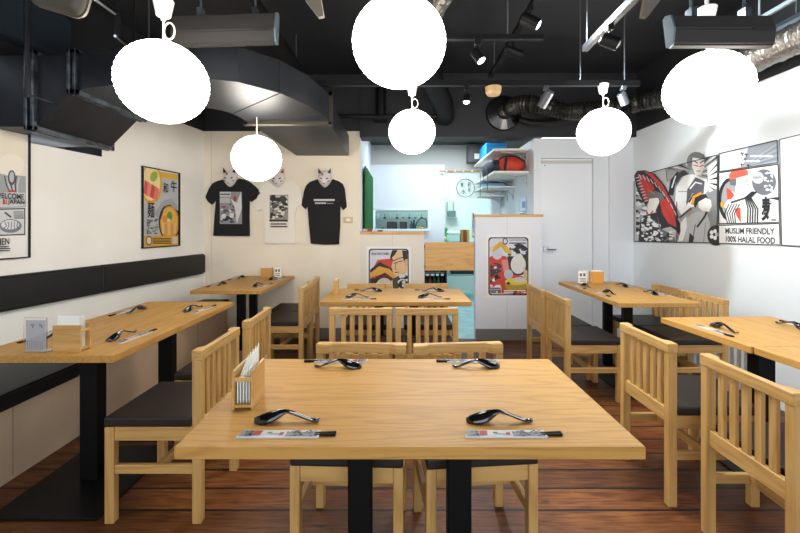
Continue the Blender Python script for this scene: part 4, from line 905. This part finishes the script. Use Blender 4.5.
t = thing('wall_switch', 'small tan switch plate on the back wall right of the T-shirts', 'switch', tuple(PB.at(PB.px(348, 223), 0)))
a, b = PB.px(343.5, 223), PB.px(353, 216.8)
bm = B(); box(bm, a[0], b[0], 4.578, 4.59, a[1], b[1], .003); obj('plate', bm, mat('tan_plate', 'cdb389', .5), t)
bm = B(); box(bm, a[0]+.03, b[0]-.03, 4.574, 4.58, a[1]+.02, b[1]-.02, .002); obj('rocker', bm, BONE, t)

# ---------------------------------------------------------------- kitchen
t = thing('flap_door', 'pine flap door closing the gap between the two low walls', 'door', (.54, 4.6, .77))
bm = B(); box(bm, .262, .815, 4.585, 4.62, .775, 1.095, .003); obj('panel', bm, FLAP, t)
bm = B(); box(bm, .248, .268, 4.59, 4.615, .80, .84); box(bm, .248, .268, 4.59, 4.615, 1.03, 1.07); obj('hinge', bm, BLACK, t)
bm = B(); tube(bm, [(.805, 4.6, 1.15), (.805, 4.6, 1.43)], .012); box(bm, .80, .825, 4.59, 4.61, 1.18, 1.2); tag(obj('gate_post', bm, CHROME), 'thin grey metal post at the left edge of the right low wall', 'post')
# curtain on the left kitchen wall
bm = B(); pts = []
for i in range(40):
    y = 4.85+i*1.25/39; pts.append((-.445+.018*math.sin(i*1.1), y))
for i in range(39):
    a, b = pts[i], pts[i+1]; bm.faces.new([bm.verts.new(p) for p in ((a[0], a[1], 1.23), (b[0], b[1], 1.23), (b[0], b[1], 2.0), (a[0], a[1], 2.0))])
bmesh.ops.remove_doubles(bm, verts=bm.verts[:], dist=1e-4); r_ = bmesh.ops.solidify(bm, geom=bm.faces[:], thickness=.004)
tag(obj('curtain', bm, mat('green_cloth', '12602a', .8)), 'green curtain at the left end of the kitchen opening', 'curtain')
# noren
t = thing('noren_curtain', 'half-length sheer white shop curtain with round crest in the kitchen doorway', 'curtain', (1.0, 6.22, 1.7))
bm = B(); tube(bm, [(.57, 6.2, 2.12), (1.44, 6.2, 2.12)], .012); obj('rod', bm, TAN, t)
for i, (x0, x1) in enumerate(((.64, 1.0), (1.005, 1.37))):
    bm = B(); N = 16
    vs = [[bm.verts.new((x0+(x1-x0)*j/N, 6.2-.012*math.sin(j*.9+i)*(.3+.7*(1-z)), 1.70+.39*z)) for j in range(N+1)] for z in (0, .5, 1)]
    for a, b in zip(vs, vs[1:]):
        for j in range(N): bm.faces.new((a[j], a[j+1], b[j+1], b[j]))
    obj('cloth_panel', bm, mat('sheer_white_cloth', 'dfe9ec', .7, alpha=.72), t)
for i in range(6): x = .68+i*.13; bm = B(); box(bm, x-.012, x+.012, 6.186, 6.214, 2.085, 2.135, .002); obj('loop', bm, mat('grey_loop', 'c4cccf', .7), t)
PN = Plane((0, 6.175, 0), (1, 0, 0), (0, -1, 0)); ccx, ccz = PN.px(465.5, 188.0)
bm = B(); tube(bm, [(ccx+.137*math.cos(a), 6.176, ccz+.137*math.sin(a)) for a in [2*PI*k/40 for k in range(40)]], .005, 6, closed=True); obj('crest_ring', bm, mat('ink_2a3a45', '2a3a45', .6), t)
lettering('lettering', PN, '麺', (None, (ccx-.075, ccz+.0)), .085, '2a3a45', t, .001, bold=.02, fit=.075)
lettering('lettering', PN, '和\n牛', (None, (ccx+.03, ccz-.08)), .17, '2a3a45', t, .001, bold=.02, fit=.05)
lettering('lettering', PN, '水', (None, (ccx-.07, ccz-.095)), .075, '2a3a45', t, .001, bold=.01, fit=.08)
# shelves on the side wall
SH = mat('white_shelf_board', 'e6e4e0', .5)
shelves = (('highest white shelf on the side wall, over the red bag', 1.09, 4.80, 6.15, 2.175, 2.20), ('white wall shelf carrying the red bag', 1.09, 4.80, 6.15, 1.905, 1.935), ('third white shelf with brackets, below the red bag', 1.10, 5.4, 6.2, 1.795, 1.815), ('lowest small grey shelf near the kitchen doorway', 1.14, 5.9, 6.25, 1.715, 1.73))
for i, (lb, x0, y0, y1, z0, z1) in enumerate(shelves):
    t = thing('wall_shelf', lb, 'shelf', (1.3, (y0+y1)/2, z0), 'white shelves on the side wall')
    bm = B(); box(bm, x0, 1.508, y0, y1, z0, z1, .003); obj('board', bm, SH, t)
    for y in (y0+.1, (y0+y1)/2, y1-.08):
        bm = B(); box(bm, 1.20, 1.514, y-.008, y+.008, z0-.008, z0); box(bm, 1.506, 1.514, y-.008, y+.008, z0-.16, z0); tube(bm, smooth_path([(1.27, y, z0-.006), (1.40, y, z0-.03), (1.49, y, z0-.09), (1.51, y, z0-.15)], 5), .006, 6); obj('bracket', bm, mat('grey_bracket', 'b5b8ba', .4, .3), t)
# red backpack
t = thing('backpack', 'red and navy backpack with straps hanging down, lying on the wall shelf', 'bag', (1.28, 5.1, 1.936))
def blob(c, r, p=2.6, seed=1, n=28):
    bm = B(); bmesh.ops.create_uvsphere(bm, u_segments=n, v_segments=n//2+4, radius=1); rnd = random.Random(seed)
    for v in bm.verts:
        q = v.co; f = lambda a: math.copysign(abs(a)**(2/p), a)
        w_ = 1+.05*math.sin(q.x*9+seed)*math.cos(q.z*7)+.03*math.sin(q.y*15)
        v.co = Vector((c[0]+f(q.x)*r[0]*w_, c[1]+f(q.y)*r[1]*w_, max(1.937, c[2]+f(q.z)*r[2]*w_)))
    return bm
obj('main_compartment', blob((1.32, 5.12, 2.02), (.185, .31, .125), seed=2), mat('red_nylon', 'c8402c', .55, bump=.5, bscale=14), t, smooth=True)
obj('base_panel', blob((1.15, 5.2, 2.01), (.09, .34, .10), seed=4), mat('navy_nylon', '1c2135', .6, bump=.5, bscale=14), t, smooth=True)
bm = B(); tube(bm, smooth_path([(1.12, 4.88, 2.0), (1.2, 4.84, 2.1), (1.35, 4.83, 2.11), (1.46, 4.86, 2.05)], 8), .008, 6); obj('zip', bm, BLACK, t)
for x, y, l in ((1.075, 5.0, .22), (1.07, 5.25, .17), (1.08, 5.5, .26)):
    bm = B(); prism(bm, [(x-.012, y, 2.0), (x-.012, y+.02, 2.0), (x-.014, y+.02, 1.94-l), (x-.014, y, 1.94-l)], (-.004, 0, 0)); obj('strap', bm, BLACK, t)
bm = B(); prism(bm, [(1.21, 4.84, 1.94), (1.24, 4.84, 1.94), (1.26, 4.835, 2.09), (1.23, 4.835, 2.11)], (0, -.012, 0)); obj('buckle_strap', bm, BLACK, t)
bm = B(); box(bm, 1.13, 1.40, 5.45, 5.9, 2.2005, 2.40, .006); box(bm, 1.125, 1.405, 5.445, 5.905, 2.36, 2.385, .003); tag(obj('storage_box', bm, mat('blue_plastic', '1f83c4', .4)), 'bright blue box standing on the highest shelf', 'box')
bm = B(); box(bm, 1.2, 1.44, 5.0, 5.3, 2.2005, 2.235, .005); tag(obj('storage_tray', bm, BLACK), 'flat dark tray on the highest shelf', 'tray')
bm = B(); box(bm, 1.13, 1.42, 5.6, 6.0, 1.8155, 1.87, .006); tag(obj('storage_box', bm, mat('sky_blue_plastic', '6aa6cf', .4)), 'low light blue box on the third shelf', 'box')
t = thing('wall_monitor', 'dark grey box with white label high beside the shelves', 'electrical box', (1.1, 6.2, 2.25))
bm = B(); box(bm, 1.0, 1.19, 6.1, 6.299, 2.245, 2.52, .006); obj('casing', bm, mat('dark_grey_casing', '55555a', .5), t)
bm = B(); box(bm, 1.09, 1.165, 6.096, 6.101, 2.29, 2.37); obj('label_sticker', bm, PAPER, t)
t = thing('soap_dispenser', 'white and blue dispenser on the side wall above the right low wall', 'dispenser', (1.49, 5.0, 1.45))
bm = B(); box(bm, 1.44, 1.514, 4.93, 5.03, 1.46, 1.63, .008, seg=2); obj('casing', bm, mat('pale_blue_plastic', 'b8cbe0', .35), t)
bm = B(); box(bm, 1.46, 1.50, 4.925, 4.931, 1.50, 1.58); obj('window', bm, mat('clear_blue', '7d9ac0', .2), t)
bm = B(); lathe(bm, [(.028, 0), (.032, .01), (.01, .02), (.008, .04)], (1.478, 4.98, 1.42), 14); obj('nozzle', bm, CHROME, t)

# things on top of the left low wall
for x, c, lb, h in ((-.42, 'b9b4ad', 'small pale bundle on the left low wall by the curtain', .03), (-.37, '8c4a3a', 'small reddish packet on the left low wall', .035), (-.25, '4a2620', 'dark red box lying on the left low wall', .016)):
    bm = B(); box(bm, x-.03, x+.03, 4.62, 4.67, 1.2172, 1.2172+h, .008, seg=2); tag(obj('packet', bm, mat('packet_'+c, c, .6)), lb, 'packet')

# pass kitchen behind the opening
bm = B(); box(bm, -.47, .65, 6.75, 7.25, .0, 1.19, .004); tag(obj('kitchen_counter', bm, mat('brushed_steel', '9fb0b4', .35, .7)), 'steel counter seen through the kitchen pass opening', 'counter')
for x, w_, lb in ((-.17, .17, 'left dark square appliance behind the pass opening'), (.025, .12, 'right dark square appliance behind the pass opening')):
    t = thing('warmer', lb, 'appliance', (x, 6.95, 1.19), 'dark appliances on the kitchen counter'); bm = B(); box(bm, x-w_/2, x+w_/2, 6.85, 7.1, 1.191, 1.355, .006); obj('casing', bm, mat('dark_brown_casing', '1a1615', .5), t)
    bm = B(); box(bm, x-w_/2+.015, x+w_/2-.03, 6.845, 6.851, 1.21, 1.335); obj('door', bm, mat('smoked_glass', '241f21', .45), t)
for x, c, lb, h in ((.16, '31566e', 'left dark blue bottle behind the pass opening', .17), (.205, '27465e', 'right dark blue bottle behind the pass opening', .19), (.28, '8a9a4a', 'olive jar behind the pass opening', .1), (.34, 'b98c4a', 'amber jar behind the pass opening', .09), (-.33, '3d4a4c', 'dark low pot at the left of the pass opening', .06)):
    t = thing('jar', lb, 'jar', (x, 6.9, 1.19), 'jars and bottles on the kitchen counter'); r0 = .024 if h > .12 else .032
    bm = B(); lathe(bm, [(0, 0), (r0, 0), (r0, h*.7), (r0*.5, h*.82), (r0*.5, h*.94), (0, h*.94)], (x, 6.9, 1.191), 16); obj('body', bm, mat('jar_'+c, c, .25), t)
    bm = B(); lathe(bm, [(r0*.58, h*.9), (r0*.58, h), (0, h)], (x, 6.9, 1.191), 14); obj('lid', bm, BLACK, t)
bm = B(); box(bm, -.47, .64, 7.56, 7.6, 0, 2.2); tag(obj('back_panel', bm, mat('grey_green_tiles', '8fa5a3', .4)), 'grey-green splashback wall panel behind the pass opening', 'panel')
t = thing('upper_shelf', 'steel rack with hanging utensils behind the pass opening', 'rack', (0, 7.3, 1.45))
bm = B(); box(bm, -.47, .6, 7.25, 7.5, 1.545, 1.56); box(bm, -.47, .6, 7.24, 7.255, 1.50, 1.51); obj('shelf', bm, mat('brushed_steel'), t)
for i in range(9):
    x = -.42+i*.11; bm = B(); tube(bm, [(x, 7.245, 1.50), (x, 7.245, 1.44)], .004); lathe(bm, [(0, -.02), (.022, -.01), (.026, .012), (0, .012)], (x, 7.245, 1.425), 12); obj('utensil', bm, (CHROME, BLACK)[i % 2], t)
bm = B()
for i in range(6): lathe(bm, [(0, 0), (.03, 0), (.05, .02), (.045, .022), (0, .006)], (-.05+.03*(i % 2), 7.38, 1.5602+i*.012), 16)
tag(obj('bowl_stack', bm, BONE), 'stack of white bowls on the rack behind the pass opening', 'bowls')
bm = B(); tube(bm, smooth_path([(.22, 6.8, 1.2), (.25, 6.8, 1.34), (.33, 6.8, 1.41), (.41, 6.8, 1.38), (.42, 6.8, 1.26)], 6), .008); tag(obj('faucet', bm, BLACK), 'dark curved faucet at the right of the pass opening', 'faucet')

# scullery through the doorway
bm = B(); box(bm, .66, 1.5, 6.95, 7.5, .93, 1.0, .004); box(bm, .68, .72, 6.97, 7.01, 0, .93); box(bm, 1.42, 1.46, 6.97, 7.01, 0, .93); box(bm, .68, 1.46, 6.97, 7.48, .42, .45); tag(obj('work_table', bm, mat('mint_steel', '8fb5b5', .4, .4)), 'steel work table in the room behind the kitchen doorway', 'table')
t = thing('rice_cooker', 'white rice cooker on the table behind the kitchen doorway', 'rice cooker', (.90, 7.15, 1.0))
bm = B(); box(bm, .80, 1.01, 7.05, 7.28, 1.001, 1.13, .02, seg=3); obj('body', bm, mat('mint_white_plastic', 'd4efe9', .35), t)
bm = B(); box(bm, .795, 1.015, 7.045, 7.285, 1.13, 1.19, .028, seg=3); obj('lid', bm, mat('mint_white_plastic'), t)
bm = B(); box(bm, .89, .95, 7.08, 7.12, 1.188, 1.198, .004); obj('button', bm, mat('grey_button', '6f8486', .4), t)
for x, c, lb in ((1.05, 'b98a4a', 'tan carton beside the rice cooker'), (1.10, '9c3b2e', 'red carton beside the rice cooker'), (1.155, 'c4a54a', 'yellow carton at the right end beside the rice cooker')):
    bm = B(); box(bm, x-.022, x+.022, 7.08, 7.2, 1.001, 1.215, .003); box(bm, x-.023, x+.023, 7.078, 7.08, 1.06, 1.11, 0); tag(obj('carton', bm, mat('carton_'+c, c, .6)), lb, 'carton', 'cartons beside the rice cooker')
bm = B(); lathe(bm, [(0, 0), (.03, 0), (.03, .12), (.012, .15), (.012, .17), (0, .17)], (.80, 7.4, 1.001), 14); box(bm, .77, .83, 7.38, 7.42, 1.1, 1.25, .004); tag(obj('detergent_bottle', bm, mat('green_plastic', '2c9a4c', .4)), 'green bottle at the left behind the kitchen doorway', 'bottle')
bm = blob((.80, 7.1, 1.05), (.06, .06, .05), 2, 3, 16)
for v in bm.verts: v.co.z -= .0
bm.free(); bm = B(); bmesh.ops.create_icosphere(bm, subdivisions=2, radius=.055); rnd = random.Random(4)
for v in bm.verts: v.co = Vector((.735+v.co.x*rnd.uniform(.8, 1.1), 7.1+v.co.y, 1.05+v.co.z*.85*rnd.uniform(.85, 1.1)))
for v in bm.verts: v.co.z = max(v.co.z, 1.001)
tag(obj('produce_bag', bm, mat('pale_yellow_green', 'c8cf8a', .6)), 'crumpled pale yellow-green bag left of the rice cooker', 'bag')
t = thing('wall_rack', 'small wire rack with dishes on the wall behind the doorway', 'rack', (.95, 8.05, 1.45))
bm = B(); box(bm, .89, 1.1, 7.96, 8.095, 1.44, 1.455); box(bm, .9, .905, 8.0, 8.095, 1.44, 1.75); box(bm, 1.02, 1.025, 8.0, 8.09, 1.44, 1.78); obj('frame', bm, mat('grey_bracket'), t)
bm = B(); box(bm, .9, 1.06, 7.98, 8.08, 1.456, 1.58, .01); obj('dishes', bm, mat('dark_green_grey', '5d7a74', .5), t)
# drinks fridge
t = thing('drinks_fridge', 'black glass-door drinks fridge under the kitchen pass', 'fridge', (.44, 6.1, 0))
bm = B(); box(bm, .24, .66, 6.22, 6.26, .0, .98); box(bm, .24, .26, 5.96, 6.22, 0, .98); box(bm, .64, .66, 5.96, 6.22, 0, .98); box(bm, .26, .64, 5.96, 6.22, .94, .98); box(bm, .26, .64, 5.96, 6.22, 0, .08); obj('cabinet', bm, BLACK, t)
for z in (.36, .60): bm = B(); box(bm, .26, .64, 5.965, 6.22, z-.02, z, 0); obj('shelf', bm, mat('fridge_shelf', '4f5a60', .4), t)
bm = B()
for i in range(5): box(bm, .285+i*.072, .325+i*.072, 5.958, 5.964, .548, .575)
obj('price_tag', bm, PAPER, t)
for r_i, z in enumerate((.601, .361)):
    for i in range(6):
        x = .29+i*.062; c = ('5a1f1c', '3a2018', '7a2a22', '1f4a2c', '2c5a38', '3a2018')[i]
        b_ = thing('drink_bottle', ('%s bottle, %s in the %s row of the drinks fridge' % (('dark red', 'brown', 'red', 'dark green', 'green', 'brown')[i], ('leftmost', 'second from left', 'third from left', 'third from right', 'second from right', 'rightmost')[i], ('upper', 'lower')[r_i])), 'bottle', (x, 6.02, z), 'bottles in the drinks fridge')
        bm = B(); lathe(bm, [(0, 0), (.024, 0), (.024, .12), (.010, .16), (.010, .195), (0, .195)], (x, 6.02, z), 14); obj('glass_body', bm, mat('bottle_'+c, c, .15), b_)
        bm = B(); lathe(bm, [(.012, .188), (.012, .205), (0, .205)], (x, 6.02, z), 10); obj('cap', bm, mat('pale_steel'), b_)
bm = B(); box(bm, .86, 1.28, 6.99, 7.3, .4505, .56, .01); tag(obj('crate', bm, mat('dark_crate', '1c2226', .5)), 'low black crate on the lower shelf behind the kitchen doorway', 'crate')
bm = B(); box(bm, 1.30, 1.38, 6.99, 7.3, .4505, .80, .006); tag(obj('timber_board', bm, TAN), 'upright tan board behind the kitchen doorway', 'board')
